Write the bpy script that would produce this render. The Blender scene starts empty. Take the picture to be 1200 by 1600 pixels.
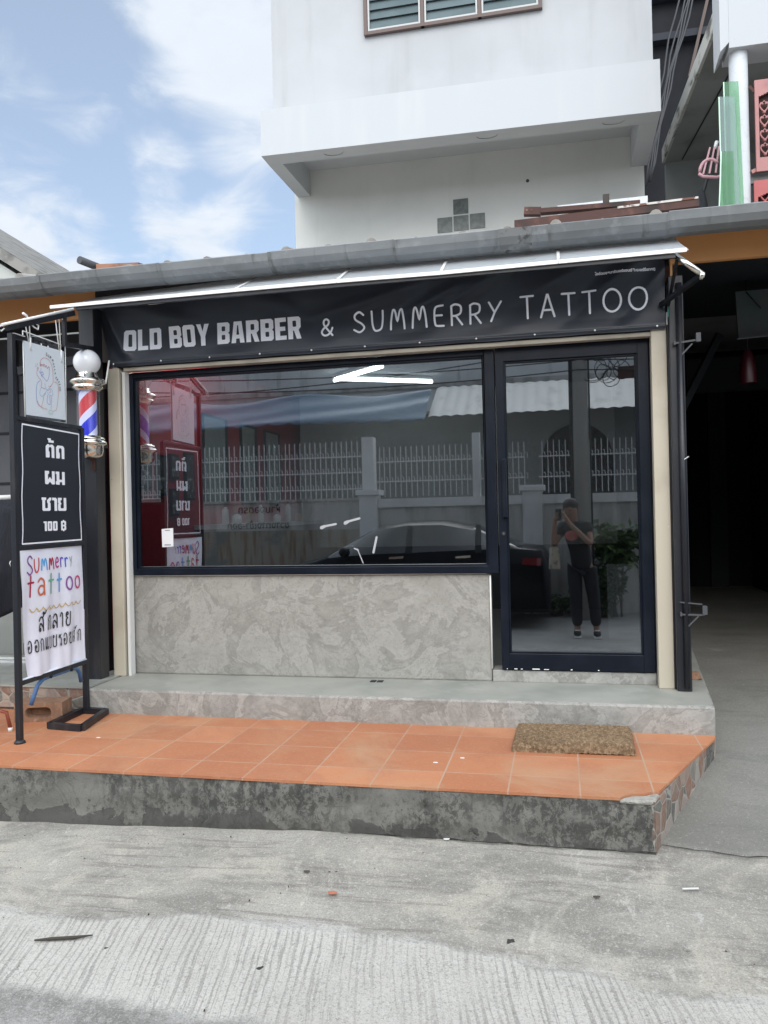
import bpy, bmesh, math, random
from math import radians, sin, cos, pi
from mathutils import Vector, Matrix
random.seed(7)
SC = bpy.context.scene
COL = SC.collection

# ------------------------------------------------------------------ camera
cd = bpy.data.cameras.new('camera')
cam = bpy.data.objects.new('camera', cd)
COL.objects.link(cam)
YAW, PITCH, ROLL = .21777, .00211, -.023257
fw = Vector((-sin(YAW)*cos(PITCH), cos(YAW)*cos(PITCH), sin(PITCH)))
r0 = Vector((cos(YAW), sin(YAW), 0)); u0 = r0.cross(fw)
rt = r0*cos(ROLL)+u0*sin(ROLL); up = -r0*sin(ROLL)+u0*cos(ROLL)
M = Matrix.Identity(4)
for i in range(3):
    M[i][0] = rt[i]; M[i][1] = up[i]; M[i][2] = -fw[i]
M[0][3], M[1][3], M[2][3] = 0, -5.0, 1.6
cam.matrix_world = M
cd.sensor_fit = 'VERTICAL'; cd.sensor_height = 36; cd.lens = 36*1244.7/1600
cd.clip_start = .02; cd.clip_end = 2000
SC.camera = cam

# ------------------------------------------------------------------ light
SUN_EL, SUN_AZ = radians(36), radians(174)      # azimuth from +Y clockwise: from the street side
SKY_STRENGTH = .12
SC.view_settings.view_transform = 'Standard'
SC.view_settings.look = 'None'
SC.view_settings.exposure = 1.24
SC.view_settings.gamma = 1
sl = bpy.data.lights.new('sun', 'SUN'); sl.energy = .85; sl.angle = radians(45); sl.color = (1, .94, .855)
so = bpy.data.objects.new('sun', sl); COL.objects.link(so)
sd = Vector((sin(SUN_AZ)*cos(SUN_EL), cos(SUN_AZ)*cos(SUN_EL), sin(SUN_EL)))
so.rotation_euler = sd.to_track_quat('Z', 'Y').to_euler(); so.location = (0, -8, 15)

W = bpy.data.worlds.new('World'); SC.world = W; W.use_nodes = True
wt = W.node_tree; N = wt.nodes; L = wt.links; N.clear()
def wn(t, **k):
    n = N.new(t)
    for a, b in k.items(): setattr(n, a, b)
    return n
out = wn('ShaderNodeOutputWorld'); bg = wn('ShaderNodeBackground'); bg.inputs[1].default_value = SKY_STRENGTH
L.new(bg.outputs[0], out.inputs[0])
sky = wn('ShaderNodeTexSky', sky_type='NISHITA'); sky.sun_disc = False
sky.sun_elevation = SUN_EL; sky.sun_rotation = SUN_AZ; sky.air_density = 1.0; sky.dust_density = 2.2; sky.ozone_density = 1.2
tc = wn('ShaderNodeTexCoord')
sep = wn('ShaderNodeSeparateXYZ'); L.new(tc.outputs['Generated'], sep.inputs[0])
def wmath(op, a, b=None, clamp=False):
    n = wn('ShaderNodeMath', operation=op); n.use_clamp = clamp
    for i, v in enumerate((a, b)):
        if v is None: continue
        if isinstance(v, (int, float)): n.inputs[i].default_value = v
        else: L.new(v, n.inputs[i])
    return n.outputs[0]
zz = wmath('MAXIMUM', wmath('ADD', sep.outputs[2], .12), .05)
cx_ = wmath('DIVIDE', sep.outputs[0], zz); cy_ = wmath('DIVIDE', sep.outputs[1], zz)
cmb = wn('ShaderNodeCombineXYZ'); L.new(cx_, cmb.inputs[0]); L.new(cy_, cmb.inputs[1])
nz = wn('ShaderNodeTexNoise'); nz.inputs['Scale'].default_value = 4.6; nz.inputs['Detail'].default_value = 9
nz.inputs['Roughness'].default_value = .58; nz.inputs['Distortion'].default_value = .5
L.new(cmb.outputs[0], nz.inputs['Vector'])
acc = None
def blob(d, width, amt):
    global acc
    d = Vector(d).normalized()
    vm = wn('ShaderNodeVectorMath', operation='DOT_PRODUCT'); vm.inputs[1].default_value = d
    nrm = wn('ShaderNodeVectorMath', operation='NORMALIZE'); L.new(tc.outputs['Generated'], nrm.inputs[0])
    L.new(nrm.outputs[0], vm.inputs[0])
    mr = wn('ShaderNodeMapRange', interpolation_type='SMOOTHSTEP')
    mr.inputs[1].default_value = cos(radians(width)); mr.inputs[2].default_value = 1; mr.inputs[3].default_value = 0; mr.inputs[4].default_value = amt
    L.new(vm.outputs['Value'], mr.inputs[0])
    acc = mr.outputs[0] if acc is None else wmath('ADD', acc, mr.outputs[0])
CLOUDS = [((-.332,.805,.49),7.5,.27),((-.318,.785,.53),6,.22),((-.335,.85,.41),4,.14),((-.41,.855,.319),4.8,.24),((-.36,.88,.31),5,.2),((-.565,.77,.29),6.5,.36),((-.429,.812,.396),2.8,.24),((-.535,.705,.465),3.2,.17),((-.402,.749,.53),2.6,.2),((-.49,.75,.445),3,.09),
          ((0,-.6,.9),85,.7),((0,-1,.1),70,.5),((1,-.1,.4),55,.5),((-1,-.5,.3),50,.5),((1,.9,.6),38,.5),((-1,.25,.6),28,.45),((.2,.5,1.2),30,.4)]
for c in CLOUDS: blob(*c)
dens = wmath('ADD', nz.outputs['Fac'], acc)
cr = wn('ShaderNodeMapRange', interpolation_type='SMOOTHSTEP')
cr.inputs[1].default_value = .53; cr.inputs[2].default_value = .95
L.new(dens, cr.inputs[0])
nz2 = wn('ShaderNodeTexNoise'); nz2.inputs['Scale'].default_value = 4; nz2.inputs['Detail'].default_value = 6; L.new(cmb.outputs[0], nz2.inputs['Vector'])
ccol = wn('ShaderNodeMix', data_type='RGBA'); L.new(nz2.outputs['Fac'], ccol.inputs['Factor'])
ccol.inputs['A'].default_value = (2.75, 3.0, 3.35, 1); ccol.inputs['B'].default_value = (3.2, 3.42, 3.7, 1)
gl_d = wn('ShaderNodeVectorMath', operation='DOT_PRODUCT'); gl_d.inputs[1].default_value = Vector((0, -.85, .50)).normalized(); L.new(tc.outputs['Generated'], gl_d.inputs[0])
gl_m = wn('ShaderNodeMapRange', interpolation_type='SMOOTHSTEP'); gl_m.inputs[1].default_value = .0; gl_m.inputs[2].default_value = .75; gl_m.inputs[3].default_value = 1; gl_m.inputs[4].default_value = 2.3; L.new(gl_d.outputs['Value'], gl_m.inputs[0])
ccs = wn('ShaderNodeVectorMath', operation='SCALE'); L.new(ccol.outputs['Result'], ccs.inputs[0]); L.new(gl_m.outputs[0], ccs.inputs['Scale'])
mixc = wn('ShaderNodeMix', data_type='RGBA'); L.new(cr.outputs[0], mixc.inputs['Factor'])
hz = wn('ShaderNodeMix', data_type='RGBA'); hz.inputs['Factor'].default_value = .55; hz.inputs['B'].default_value = (1.7, 1.95, 2.25, 1)
L.new(sky.outputs[0], hz.inputs['A'])
L.new(hz.outputs['Result'], mixc.inputs['A']); L.new(ccs.outputs[0], mixc.inputs['B'])
L.new(mixc.outputs['Result'], bg.inputs[0])

# ------------------------------------------------------------------ materials
def c4(c): return (c[0], c[1], c[2], 1) if not isinstance(c, (int, float)) else (c, c, c, 1)
MATS = {}
class NT:
    def __init__(s, name):
        s.m = bpy.data.materials.new(name); s.m.use_nodes = True
        s.t = s.m.node_tree; s.b = s.t.nodes['Principled BSDF']; s.o = s.t.nodes['Material Output']
        s.tc = s.t.nodes.new('ShaderNodeTexCoord'); s.co = s.tc.outputs['Object']
        MATS[name] = s.m
    def n(s, t, **k):
        x = s.t.nodes.new(t)
        for a, b in k.items(): setattr(x, a, b)
        return x
    def l(s, a, b): s.t.links.new(a, b)
    def mapped(s, scale=(1, 1, 1), rot=(0, 0, 0), loc=(0, 0, 0)):
        m = s.n('ShaderNodeMapping'); m.inputs['Scale'].default_value = scale; m.inputs['Rotation'].default_value = rot; m.inputs['Location'].default_value = loc
        s.l(s.co, m.inputs['Vector']); return m.outputs[0]
    def noise(s, scale, detail=5, rough=.55, dist=0, stretch=None, loc=(0, 0, 0)):
        x = s.n('ShaderNodeTexNoise'); x.inputs['Scale'].default_value = scale; x.inputs['Detail'].default_value = detail
        x.inputs['Roughness'].default_value = rough; x.inputs['Distortion'].default_value = dist
        s.l(s.mapped(stretch or (1, 1, 1), loc=loc), x.inputs['Vector']); return x.outputs['Fac']
    def ramp(s, fac, a, b):
        r = s.n('ShaderNodeMapRange', interpolation_type='SMOOTHSTEP'); r.inputs[1].default_value = a; r.inputs[2].default_value = b
        s.l(fac, r.inputs[0]); return r.outputs[0]
    def math(s, op, a, b=None):
        n = s.n('ShaderNodeMath', operation=op)
        for i, v in enumerate((a, b)):
            if v is None: continue
            if isinstance(v, (int, float)): n.inputs[i].default_value = v
            else: s.l(v, n.inputs[i])
        return n.outputs[0]
    def mix(s, fac, a, b):
        x = s.n('ShaderNodeMix', data_type='RGBA')
        if isinstance(fac, (int, float)): x.inputs['Factor'].default_value = fac
        else: s.l(fac, x.inputs['Factor'])
        for k, v in (('A', a), ('B', b)):
            if hasattr(v, 'links'): s.l(v, x.inputs[k])
            else: x.inputs[k].default_value = c4(v)
        return x.outputs['Result']
    def bump(s, h, strength=.3, dist=.01, prev=None):
        b = s.n('ShaderNodeBump'); b.inputs['Strength'].default_value = strength; b.inputs['Distance'].default_value = dist
        s.l(h, b.inputs['Height'])
        if prev is not None: s.l(prev, b.inputs['Normal'])
        return b.outputs[0]
def nmat(name, base, rough=.6, metal=0, layers=(), bumps=(), rvar=None, spec=.5, coat=0):
    """layers: (colour, scale, lo, hi, opts)  bumps: (scale, strength, dist, opts)"""
    s = NT(name); col = c4(base)
    for (c, sc, lo, hi, *o) in layers:
        o = o[0] if o else {}
        amt = o.pop('amt', 1) if o else 1
        band = o.pop('band', None) if o else None
        f = s.noise(sc, **o)
        if band:
            f = s.math('ABSOLUTE', s.math('SUBTRACT', f, band)); f = s.math('SUBTRACT', 1, s.ramp(f, lo, hi))
        else: f = s.ramp(f, lo, hi)
        if amt != 1: f = s.math('MULTIPLY', f, amt)
        col = s.mix(f, col, c)
    if hasattr(col, 'links'): s.l(col, s.b.inputs['Base Color'])
    else: s.b.inputs['Base Color'].default_value = col
    s.b.inputs['Roughness'].default_value = rough; s.b.inputs['Metallic'].default_value = metal
    s.b.inputs['Specular IOR Level'].default_value = spec; s.b.inputs['Coat Weight'].default_value = coat
    if rvar:
        f = s.noise(rvar[0], 4); r = s.n('ShaderNodeMapRange'); r.inputs[3].default_value = rvar[1]; r.inputs[4].default_value = rvar[2]
        s.l(f, r.inputs[0]); s.l(r.outputs[0], s.b.inputs['Roughness'])
    pv = None
    for (sc, st, di, *o) in bumps:
        pv = s.bump(s.noise(sc, **(o[0] if o else {})), st, di, pv)
    if pv is not None: s.l(pv, s.b.inputs['Normal'])
    return s.m

nmat('white_wall', (.445, .46, .475), .8, layers=[((.375, .39, .40), .8, .42, .7, dict(amt=.6)), ((.30, .305, .295), 5, .50, .74, dict(amt=.3, stretch=(1, 1, .07))), ((.47, .485, .50), 1.7, .5, .7, dict(amt=.5, loc=(3, 1, 1))), ((.33, .33, .31), 30, .70, .76, dict(amt=.6))], bumps=[(30, .12, .004)])
nmat('white_ledge', (.47, .49, .51), .75, layers=[((.54, .555, .55), 4, .5, .8, dict(amt=.5, stretch=(1, 1, .12))), ((.42, .42, .40), 26, .69, .75, dict(amt=.5))], bumps=[(25, .1, .004)])
nmat('lower_white_lifted', (.66, .67, .64), .8, layers=[((.58, .595, .57), .9, .42, .7), ((.52, .53, .5), 5, .55, .8, dict(amt=.4, stretch=(1, 1, .08)))], bumps=[(30, .1, .004)])  # wall colour lightened against white_wall to offset the shade under the ledge
nmat('gable_wall', (.42, .44, .42), .8, layers=[((.40, .42, .40), 2, .4, .75)], bumps=[(20, .2, .01)])
nmat('old_trim', (.24, .235, .22), .8, layers=[((.12, .12, .11), 5, .45, .7)], bumps=[(20, .3, .01)])
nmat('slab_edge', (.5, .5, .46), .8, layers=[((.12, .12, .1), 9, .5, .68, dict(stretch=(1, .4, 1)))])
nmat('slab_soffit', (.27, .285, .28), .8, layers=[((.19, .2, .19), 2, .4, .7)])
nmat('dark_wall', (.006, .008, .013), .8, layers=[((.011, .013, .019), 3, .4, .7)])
nmat('dark_beam', (.03, .035, .05), .7)
nmat('column_paint', (.60, .63, .66), .55, layers=[((.42, .44, .45), 4, .004, .010, dict(band=.5, dist=1.5, amt=.35)), ((.46, .49, .52), 3, .5, .8, dict(amt=.6))])
# polished cement wall with trowel marks
def cement(name, a, b, dk, lt):
    s = NT(name)
    n1 = s.noise(2.0, 7, .62, 1.6); col = s.mix(s.ramp(n1, .38, .62), a, b)
    n0 = s.noise(3.4, 6, .62, 2.4, stretch=(.7, 1, 1.2), loc=(6, 2, 8)); col = s.mix(s.math('MULTIPLY', s.ramp(n0, .46, .78), .18), col, dk); col = s.mix(s.math('MULTIPLY', s.ramp(n0, .50, .28), .32), col, lt)
    n2 = s.noise(7, 4, .55, 3.5, stretch=(1, 1, 1.3))
    f = s.math('SUBTRACT', 1, s.ramp(s.math('ABSOLUTE', s.math('SUBTRACT', n2, .5)), .0, .03))
    msk = s.ramp(s.noise(3.1, 3, loc=(4, 2, 1)), .40, .55)
    col = s.mix(s.math('MULTIPLY', s.math('MULTIPLY', f, msk), .45), col, dk)
    n7 = s.noise(1.9, 7, .62, 2.2, loc=(2, 7, 5)); f7 = s.math('MULTIPLY', s.ramp(n7, .50, .515), s.math('SUBTRACT', 1, s.ramp(n7, .515, .60))); col = s.mix(s.math('MULTIPLY', f7, .38), col, dk); f8 = s.math('MULTIPLY', s.ramp(n7, .40, .49), s.math('SUBTRACT', 1, s.ramp(n7, .49, .50))); col = s.mix(s.math('MULTIPLY', f8, .35), col, lt)
    n3 = s.noise(5, 5, .6, 2.0, loc=(9, 1, 3))
    col = s.mix(s.math('MULTIPLY', s.ramp(n3, .44, .76), .34), col, lt)
    n5 = s.noise(16, 4, .6, 1.5, loc=(3, 8, 3))
    col = s.mix(s.math('MULTIPLY', s.ramp(n5, .54, .66), .3), col, dk)
    n4 = s.noise(60, 3); col = s.mix(s.math('MULTIPLY', s.ramp(n4, .45, .75), .22), col, dk)
    s.l(col, s.b.inputs['Base Color']); s.b.inputs['Roughness'].default_value = .62
    p = s.bump(n2, .25, .006); p = s.bump(n3, .25, .006, p); p = s.bump(n4, .1, .002, p); s.l(p, s.b.inputs['Normal'])
    return s.m
cement('cement_wall', (.290, .283, .256), (.338, .329, .300), (.165, .16, .148), (.40, .39, .37))
cement('cement_step', (.265, .265, .248), (.345, .34, .32), (.15, .145, .13), (.44, .435, .41))
nmat('cement_top', (.345, .345, .31), .5, layers=[((.26, .27, .245), 2.5, .4, .7), ((.38, .385, .36), 4, .55, .8, dict(dist=1)), ((.22, .22, .2), 14, .6, .75, dict(amt=.5))], bumps=[(20, .1, .004)], rvar=(3, .4, .65))
# mouldy kerb
def kerb():
    s = NT('mouldy_kerb')
    col = s.mix(s.ramp(s.noise(3, 6, .6, .5), .35, .7), (.148, .145, .131), (.215, .209, .19))
    gn = s.n('ShaderNodeSeparateXYZ'); s.l(s.co, gn.inputs[0])
    run = s.noise(9, 5, .65, .4, stretch=(1, 1, .22)); bl = s.noise(1.7, 5, .65, .6, loc=(3, 0, 0))
    patch = s.noise(21, 10, .80, .4, stretch=(1.1, 1, .8), loc=(5, 1, 2))
    mould = s.math('MULTIPLY', s.ramp(bl, .38, .56), s.ramp(patch, .46, .53))
    col = s.mix(s.math('MULTIPLY', s.math('MULTIPLY', s.ramp(run, .44, .62), s.ramp(bl, .36, .52)), .55), col, (.085, .087, .078))
    col = s.mix(s.math('MULTIPLY', mould, .70), col, (.026, .027, .024))
    col = s.mix(s.math('MULTIPLY', s.ramp(s.noise(22, 7, .75, loc=(8, 8, 1)), .55, .66), .4), col, (.25, .243, .222))
    sp = s.noise(38, 6, .7); sm = s.ramp(s.noise(2.6, 4, loc=(7, 7, 7)), .4, .65)
    col = s.mix(s.math('MULTIPLY', s.ramp(sp, .52, .64), sm), col, (.028, .03, .026))
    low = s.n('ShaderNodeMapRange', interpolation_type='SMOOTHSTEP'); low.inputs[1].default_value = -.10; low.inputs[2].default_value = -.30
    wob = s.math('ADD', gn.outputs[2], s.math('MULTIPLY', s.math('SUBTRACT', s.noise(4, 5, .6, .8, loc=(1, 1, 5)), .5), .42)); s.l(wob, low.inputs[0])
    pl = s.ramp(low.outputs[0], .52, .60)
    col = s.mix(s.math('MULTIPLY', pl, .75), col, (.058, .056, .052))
    pe = s.ramp(s.noise(2.6, 4, .5, .7, loc=(12.3, 4, 2)), .70, .715)
    col = s.mix(s.math('MULTIPLY', pe, .7), col, (.27, .27, .225))
    cr = s.math('SUBTRACT', 1, s.ramp(s.math('ABSOLUTE', s.math('SUBTRACT', s.noise(1.6, 5, .55, 1.6, loc=(2, 9, 4)), .5)), .0, .006))
    col = s.mix(s.math('MULTIPLY', cr, .4), col, (.05, .05, .045))
    s.l(col, s.b.inputs['Base Color']); s.b.inputs['Roughness'].default_value = .88
    p = s.bump(s.noise(45, 6, .7), .5, .008); p = s.bump(pl, .6, .012, p); p = s.bump(pe, -.4, .008, p); p = s.bump(cr, -.6, .008, p); s.l(p, s.b.inputs['Normal'])
kerb()
def terracotta():
    s = NT('terracotta_tile')
    b = s.n('ShaderNodeTexBrick', offset=0, squash=1)
    for k, v in (('Scale', 1), ('Mortar Size', .0042), ('Mortar Smooth', .3), ('Brick Width', .306), ('Row Height', .306), ('Bias', 0)): b.inputs[k].default_value = v
    s.l(s.mapped(loc=(.250, .916, 0)), b.inputs['Vector'])
    b.inputs['Color1'].default_value = c4((.41, .155, .072)); b.inputs['Color2'].default_value = c4((.52, .222, .108)); b.inputs['Mortar'].default_value = c4((.44, .315, .23))
    col = b.outputs['Color']
    col = s.mix(s.math('MULTIPLY', s.ramp(s.noise(2.6, 6, .65, .5), .42, .68), .6), col, (.37, .14, .075))
    col = s.mix(s.math('MULTIPLY', s.ramp(s.noise(55, 4, .65), .5, .72), .28), col, (.60, .31, .165))
    col = s.mix(s.math('MULTIPLY', s.ramp(s.noise(140, 3, .6), .58, .7), .5), col, (.24, .085, .045))
    col = s.mix(s.math('MULTIPLY', s.ramp(s.noise(1.4, 7, .72, .6, loc=(5, 5, 0)), .47, .70), .6), col, (.46, .28, .165))
    s.l(col, s.b.inputs['Base Color'])
    r = s.n('ShaderNodeMapRange'); r.inputs[3].default_value = .42; r.inputs[4].default_value = .7; s.l(s.noise(6, 4), r.inputs[0]); s.l(r.outputs[0], s.b.inputs['Roughness'])
    p = s.bump(b.outputs['Fac'], -.5, .003); p = s.bump(s.noise(60, 4), .12, .003, p); s.l(p, s.b.inputs['Normal'])
terracotta()
def mosaic():
    s = NT('stone_mosaic')
    v = s.n('ShaderNodeTexVoronoi', feature='DISTANCE_TO_EDGE'); v.inputs['Scale'].default_value = 11
    v2 = s.n('ShaderNodeTexVoronoi'); v2.inputs['Scale'].default_value = 11
    mp = s.mapped((1, 1, 1.1)); s.l(mp, v.inputs['Vector']); s.l(mp, v2.inputs['Vector'])
    cr = s.n('ShaderNodeValToRGB'); el = cr.color_ramp.elements
    el[0].color = c4((.15, .155, .14)); el[1].color = c4((.35, .33, .30))
    for p, c in ((.25, (.26, .13, .085)), (.45, (.10, .115, .105)), (.6, (.40, .33, .27)), (.8, (.22, .12, .09))):
        e = el.new(p); e.color = c4(c)
    sepc = s.n('ShaderNodeSeparateColor'); s.l(v2.outputs['Color'], sepc.inputs[0]); s.l(sepc.outputs[0], cr.inputs[0])
    col = s.mix(s.math('MULTIPLY', s.ramp(s.noise(40, 4), .4, .7), .35), cr.outputs[0], (.36, .33, .29))
    col = s.mix(s.math('SUBTRACT', 1, s.ramp(v.outputs['Distance'], .02, .05)), col, (.32, .31, .28))
    s.l(col, s.b.inputs['Base Color']); s.b.inputs['Roughness'].default_value = .55
    s.l(s.bump(s.ramp(v.outputs['Distance'], .01, .08), .5, .006), s.b.inputs['Normal'])
mosaic()
def street(name, a, b, spots, chips, dark):
    s = NT(name)
    col = s.mix(s.ramp(s.noise(1.3, 6, .62, .4), .32, .68), a, b)
    col = s.mix(s.math('MULTIPLY', s.ramp(s.noise(3.2, 6, .7, 1, stretch=(.45, 1.5, 1), loc=(2, 6, 0)), .50, .72), .75), col, dark)
    col = s.mix(s.math('MULTIPLY', s.ramp(s.noise(90, 5, .7), .46, .66), .5), col, dark)
    col = s.mix(s.math('MULTIPLY', s.ramp(s.noise(70, 5, .7, loc=(8, 3, 0)), .56, .68), .55), col, chips)
    col = s.mix(s.math('MULTIPLY', s.ramp(s.noise(2.6, 7, .72, .6, loc=(1, 9, 0)), .66, .74), .6), col, spots)
    col = s.mix(s.math('MULTIPLY', s.ramp(s.noise(260, 2, .5), .60, .68), .7), col, (.07, .07, .065))
    p = s.bump(s.noise(80, 6, .75), .5, .006); p = s.bump(s.noise(9, 5, .6), .35, .012, p)
    s.l(col, s.b.inputs['Base Color']); s.b.inputs['Roughness'].default_value = .9; s.l(p, s.b.inputs['Normal'])

def lane():
    """the lane in front of the kerb: smooth sandy apron, a brushed strip and rough road, one cast surface"""
    s = NT('lane_concrete'); sx = s.n('ShaderNodeSeparateXYZ'); s.l(s.co, sx.inputs[0]); X, Y = sx.outputs[0], sx.outputs[1]
    wob = s.math('MULTIPLY', s.math('SUBTRACT', s.noise(1.6, 7, .68, .4), .5), .30)
    y = s.math('ADD', Y, wob)
    up = s.math('SUBTRACT', s.math('SUBTRACT', -2.225, s.math('MULTIPLY', s.math('MAXIMUM', s.math('SUBTRACT', -1.4, X), 0), .09)), s.math('MULTIPLY', s.math('MAXIMUM', s.math('ADD', X, .65), 0), .145))
    lo = s.math('SUBTRACT', -2.70, s.math('MULTIPLY', s.math('MAXIMUM', s.math('ADD', X, 1.3), 0), .17))
    du = s.math('SUBTRACT', up, y); dl = s.math('SUBTRACT', y, lo)
    inU = s.ramp(du, -.012, .035); inL = s.ramp(dl, -.02, .05); strip = s.math('MULTIPLY', inU, inL)
    fineN = s.noise(95, 6, .72); med = s.noise(24, 6, .7); big = s.noise(1.1, 7, .65, .5); blot = s.noise(3.0, 7, .7, .9, stretch=(.5, 1.3, 1), loc=(2, 6, 0))
    # apron
    ap = s.mix(s.ramp(big, .36, .64), (.295, .28, .248), (.385, .367, .327))
    ap = s.mix(s.math('MULTIPLY', s.ramp(blot, .45, .60), .95), ap, (.225, .214, .19))
    ap = s.mix(s.math('MULTIPLY', s.ramp(s.noise(2.1, 7, .72, .7, loc=(7, 1, 0)), .47, .62), .75), ap, (.46, .43, .365))
    lite = s.noise(9, 7, .72, .5, stretch=(2.2, .55, 1), loc=(3, 5, 1)); ap = s.mix(s.math('MULTIPLY', s.math('MULTIPLY', s.ramp(lite, .55, .66), s.ramp(big, .42, .6)), .6), ap, (.60, .575, .52))
    ap = s.mix(s.math('MULTIPLY', s.ramp(med, .52, .66), .35), ap, (.50, .47, .41))
    drag = s.noise(7, 5, .65, .3, stretch=(.25, 3.2, 1), loc=(4, 4, 0)); ap = s.mix(s.math('MULTIPLY', s.math('MULTIPLY', s.ramp(drag, .53, .64), s.ramp(s.noise(1.1, 3, loc=(1, 8, 0)), .40, .55)), .6), ap, (.15, .127, .118))
    wh = s.math('MULTIPLY', s.ramp(s.noise(5, 8, .75, .7, loc=(1, 9, 0)), .60, .70), s.ramp(s.math('ADD', X, s.noise(.9, 3)), -.3, 1.0)); ap = s.mix(s.math('MULTIPLY', wh, .8), ap, (.58, .58, .56))
    # strip
    cb = s.n('ShaderNodeCombineXYZ'); xx = s.math('ADD', s.math('ADD', X, s.math('MULTIPLY', Y, .2)), s.math('MULTIPLY', s.math('SUBTRACT', s.noise(2.0, 3, loc=(3, 3, 3)), .5), .06)); s.l(xx, cb.inputs[0]); s.l(s.math('MULTIPLY', Y, .022), cb.inputs[1])
    r1 = s.n('ShaderNodeTexNoise'); r1.inputs['Scale'].default_value = 58; r1.inputs['Detail'].default_value = 4; r1.inputs['Roughness'].default_value = .65; s.l(cb.outputs[0], r1.inputs['Vector'])
    r2 = s.n('ShaderNodeTexNoise'); r2.inputs['Scale'].default_value = 165; r2.inputs['Detail'].default_value = 3; s.l(cb.outputs[0], r2.inputs['Vector'])
    wv = s.n('ShaderNodeTexWave', wave_type='BANDS', bands_direction='X'); wv.inputs['Scale'].default_value = 12.5; wv.inputs['Distortion'].default_value = 2.5; wv.inputs['Detail'].default_value = 3; s.l(cb.outputs[0], wv.inputs['Vector'])
    g = s.math('ADD', s.math('ADD', s.math('MULTIPLY', r1.outputs['Fac'], .54), s.math('MULTIPLY', wv.outputs['Fac'], .11)), s.math('MULTIPLY', r2.outputs['Fac'], .46))
    wear = s.ramp(s.noise(1.7, 5, .6, loc=(5, 2, 0)), .22, .55)
    groove = s.math('MULTIPLY', s.math('SUBTRACT', 1, s.ramp(g, .47, .57)), wear)
    st = s.mix(s.ramp(s.noise(1.2, 6, .6, loc=(9, 9, 0)), .35, .65), (.44, .425, .385), (.54, .523, .482))
    st = s.mix(s.math('MULTIPLY', s.ramp(med, .5, .66), .4), st, (.55, .54, .52))
    st = s.mix(s.math('MULTIPLY', groove, .68), st, (.245, .235, .215))
    # rough road
    rd = s.mix(s.ramp(s.noise(4, 7, .75, .5), .38, .62), (.24, .232, .215), (.38, .37, .35))
    rd = s.mix(s.math('MULTIPLY', s.ramp(s.noise(45, 6, .75), .50, .62), .6), rd, (.46, .45, .43))
    col = s.mix(inU, ap, s.mix(inL, rd, st))
    edge = s.math('MULTIPLY', s.math('MULTIPLY', s.ramp(du, -.05, .0), s.math('SUBTRACT', 1, s.ramp(du, .0, .06))), s.ramp(s.noise(3.5, 5, .7), .45, .62)); col = s.mix(s.math('MULTIPLY', edge, .55), col, (.56, .55, .53))
    col = s.mix(s.math('MULTIPLY', s.ramp(fineN, .50, .66), .55), col, (.17, .165, .155))
    col = s.mix(s.math('MULTIPLY', s.ramp(s.noise(75, 5, .7, loc=(8, 3, 0)), .57, .66), .5), col, (.60, .58, .54))
    col = s.mix(s.math('MULTIPLY', s.ramp(s.noise(190, 3, .6, loc=(4, 9, 1)), .50, .64), .3), col, (.13, .127, .12)); col = s.mix(s.math('MULTIPLY', s.ramp(s.noise(150, 3, .6, loc=(9, 2, 1)), .54, .66), .28), col, (.66, .645, .61))
    col = s.mix(s.ramp(s.noise(17, 3, .5, loc=(2, 2, 2)), .745, .76), col, (.04, .038, .034))
    ck = s.math('SUBTRACT', 1, s.ramp(s.math('ABSOLUTE', s.math('SUBTRACT', s.noise(.8, 6, .55, 1.2, loc=(6, 4, 4)), .5)), .0, .002)); col = s.mix(s.math('MULTIPLY', s.math('MULTIPLY', ck, .5), s.ramp(blot, .45, .6)), col, (.06, .058, .052))
    s.l(col, s.b.inputs['Base Color']); s.b.inputs['Roughness'].default_value = .92
    p = s.bump(fineN, .55, .006); p = s.bump(blot, .4, .015, p); p = s.bump(s.math('MULTIPLY', groove, strip), -.9, .008, p); p = s.bump(inU, .5, .012, p); p = s.bump(inL, .6, .015, p); p = s.bump(s.math('MULTIPLY', s.noise(30, 5, .75, loc=(3, 1, 0)), s.math('SUBTRACT', 1, inL)), .8, .02, p)
    s.l(p, s.b.inputs['Normal'])
lane()
street('road_concrete', (.26, .25, .23), (.33, .325, .31), (.46, .46, .45), (.52, .52, .5), (.15, .15, .14))
street('drive_concrete', (.178, .174, .155), (.245, .239, .216), (.34, .345, .33), (.36, .36, .34), (.15, .15, .14))
nmat('galvanised', (.27, .285, .295), .6, .3, layers=[((.18, .19, .195), 2.2, .35, .7, dict(stretch=(.6, 1, 2))), ((.36, .375, .385), 14, .5, .75, dict(amt=.5)), ((.11, .11, .11), 5, .58, .75, dict(amt=.8, stretch=(2.5, 1, .3)))], bumps=[(6, .25, .01)], rvar=(8, .4, .75))
nmat('strap_grey', (.22, .23, .235), .6, .3, layers=[((.09, .085, .08), 9, .45, .7)])
nmat('rubber_patch', (.20, .205, .205), .7, .2, layers=[((.30, .31, .31), 9, .45, .6), ((.09, .09, .09), 14, .55, .65)])
m_ = nmat('awning_sheet', (.72, .75, .78), .28, .0, layers=[((.60, .63, .67), 3, .4, .7, dict(stretch=(.5, 2, 1))), ((.70, .73, .75), 90, .4, .6, dict(stretch=(.05, 1, 1)))], bumps=[(5, .12, .01)], rvar=(7, .2, .42))
t_ = m_.node_tree; tl_ = t_.nodes.new('ShaderNodeBsdfTranslucent'); tl_.inputs[0].default_value = (.8, .85, .88, 1); mx_ = t_.nodes.new('ShaderNodeMixShader'); mx_.inputs[0].default_value = .55
t_.links.new(t_.nodes['Principled BSDF'].outputs[0], mx_.inputs[1]); t_.links.new(tl_.outputs[0], mx_.inputs[2]); t_.links.new(mx_.outputs[0], t_.nodes['Material Output'].inputs[0])
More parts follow.
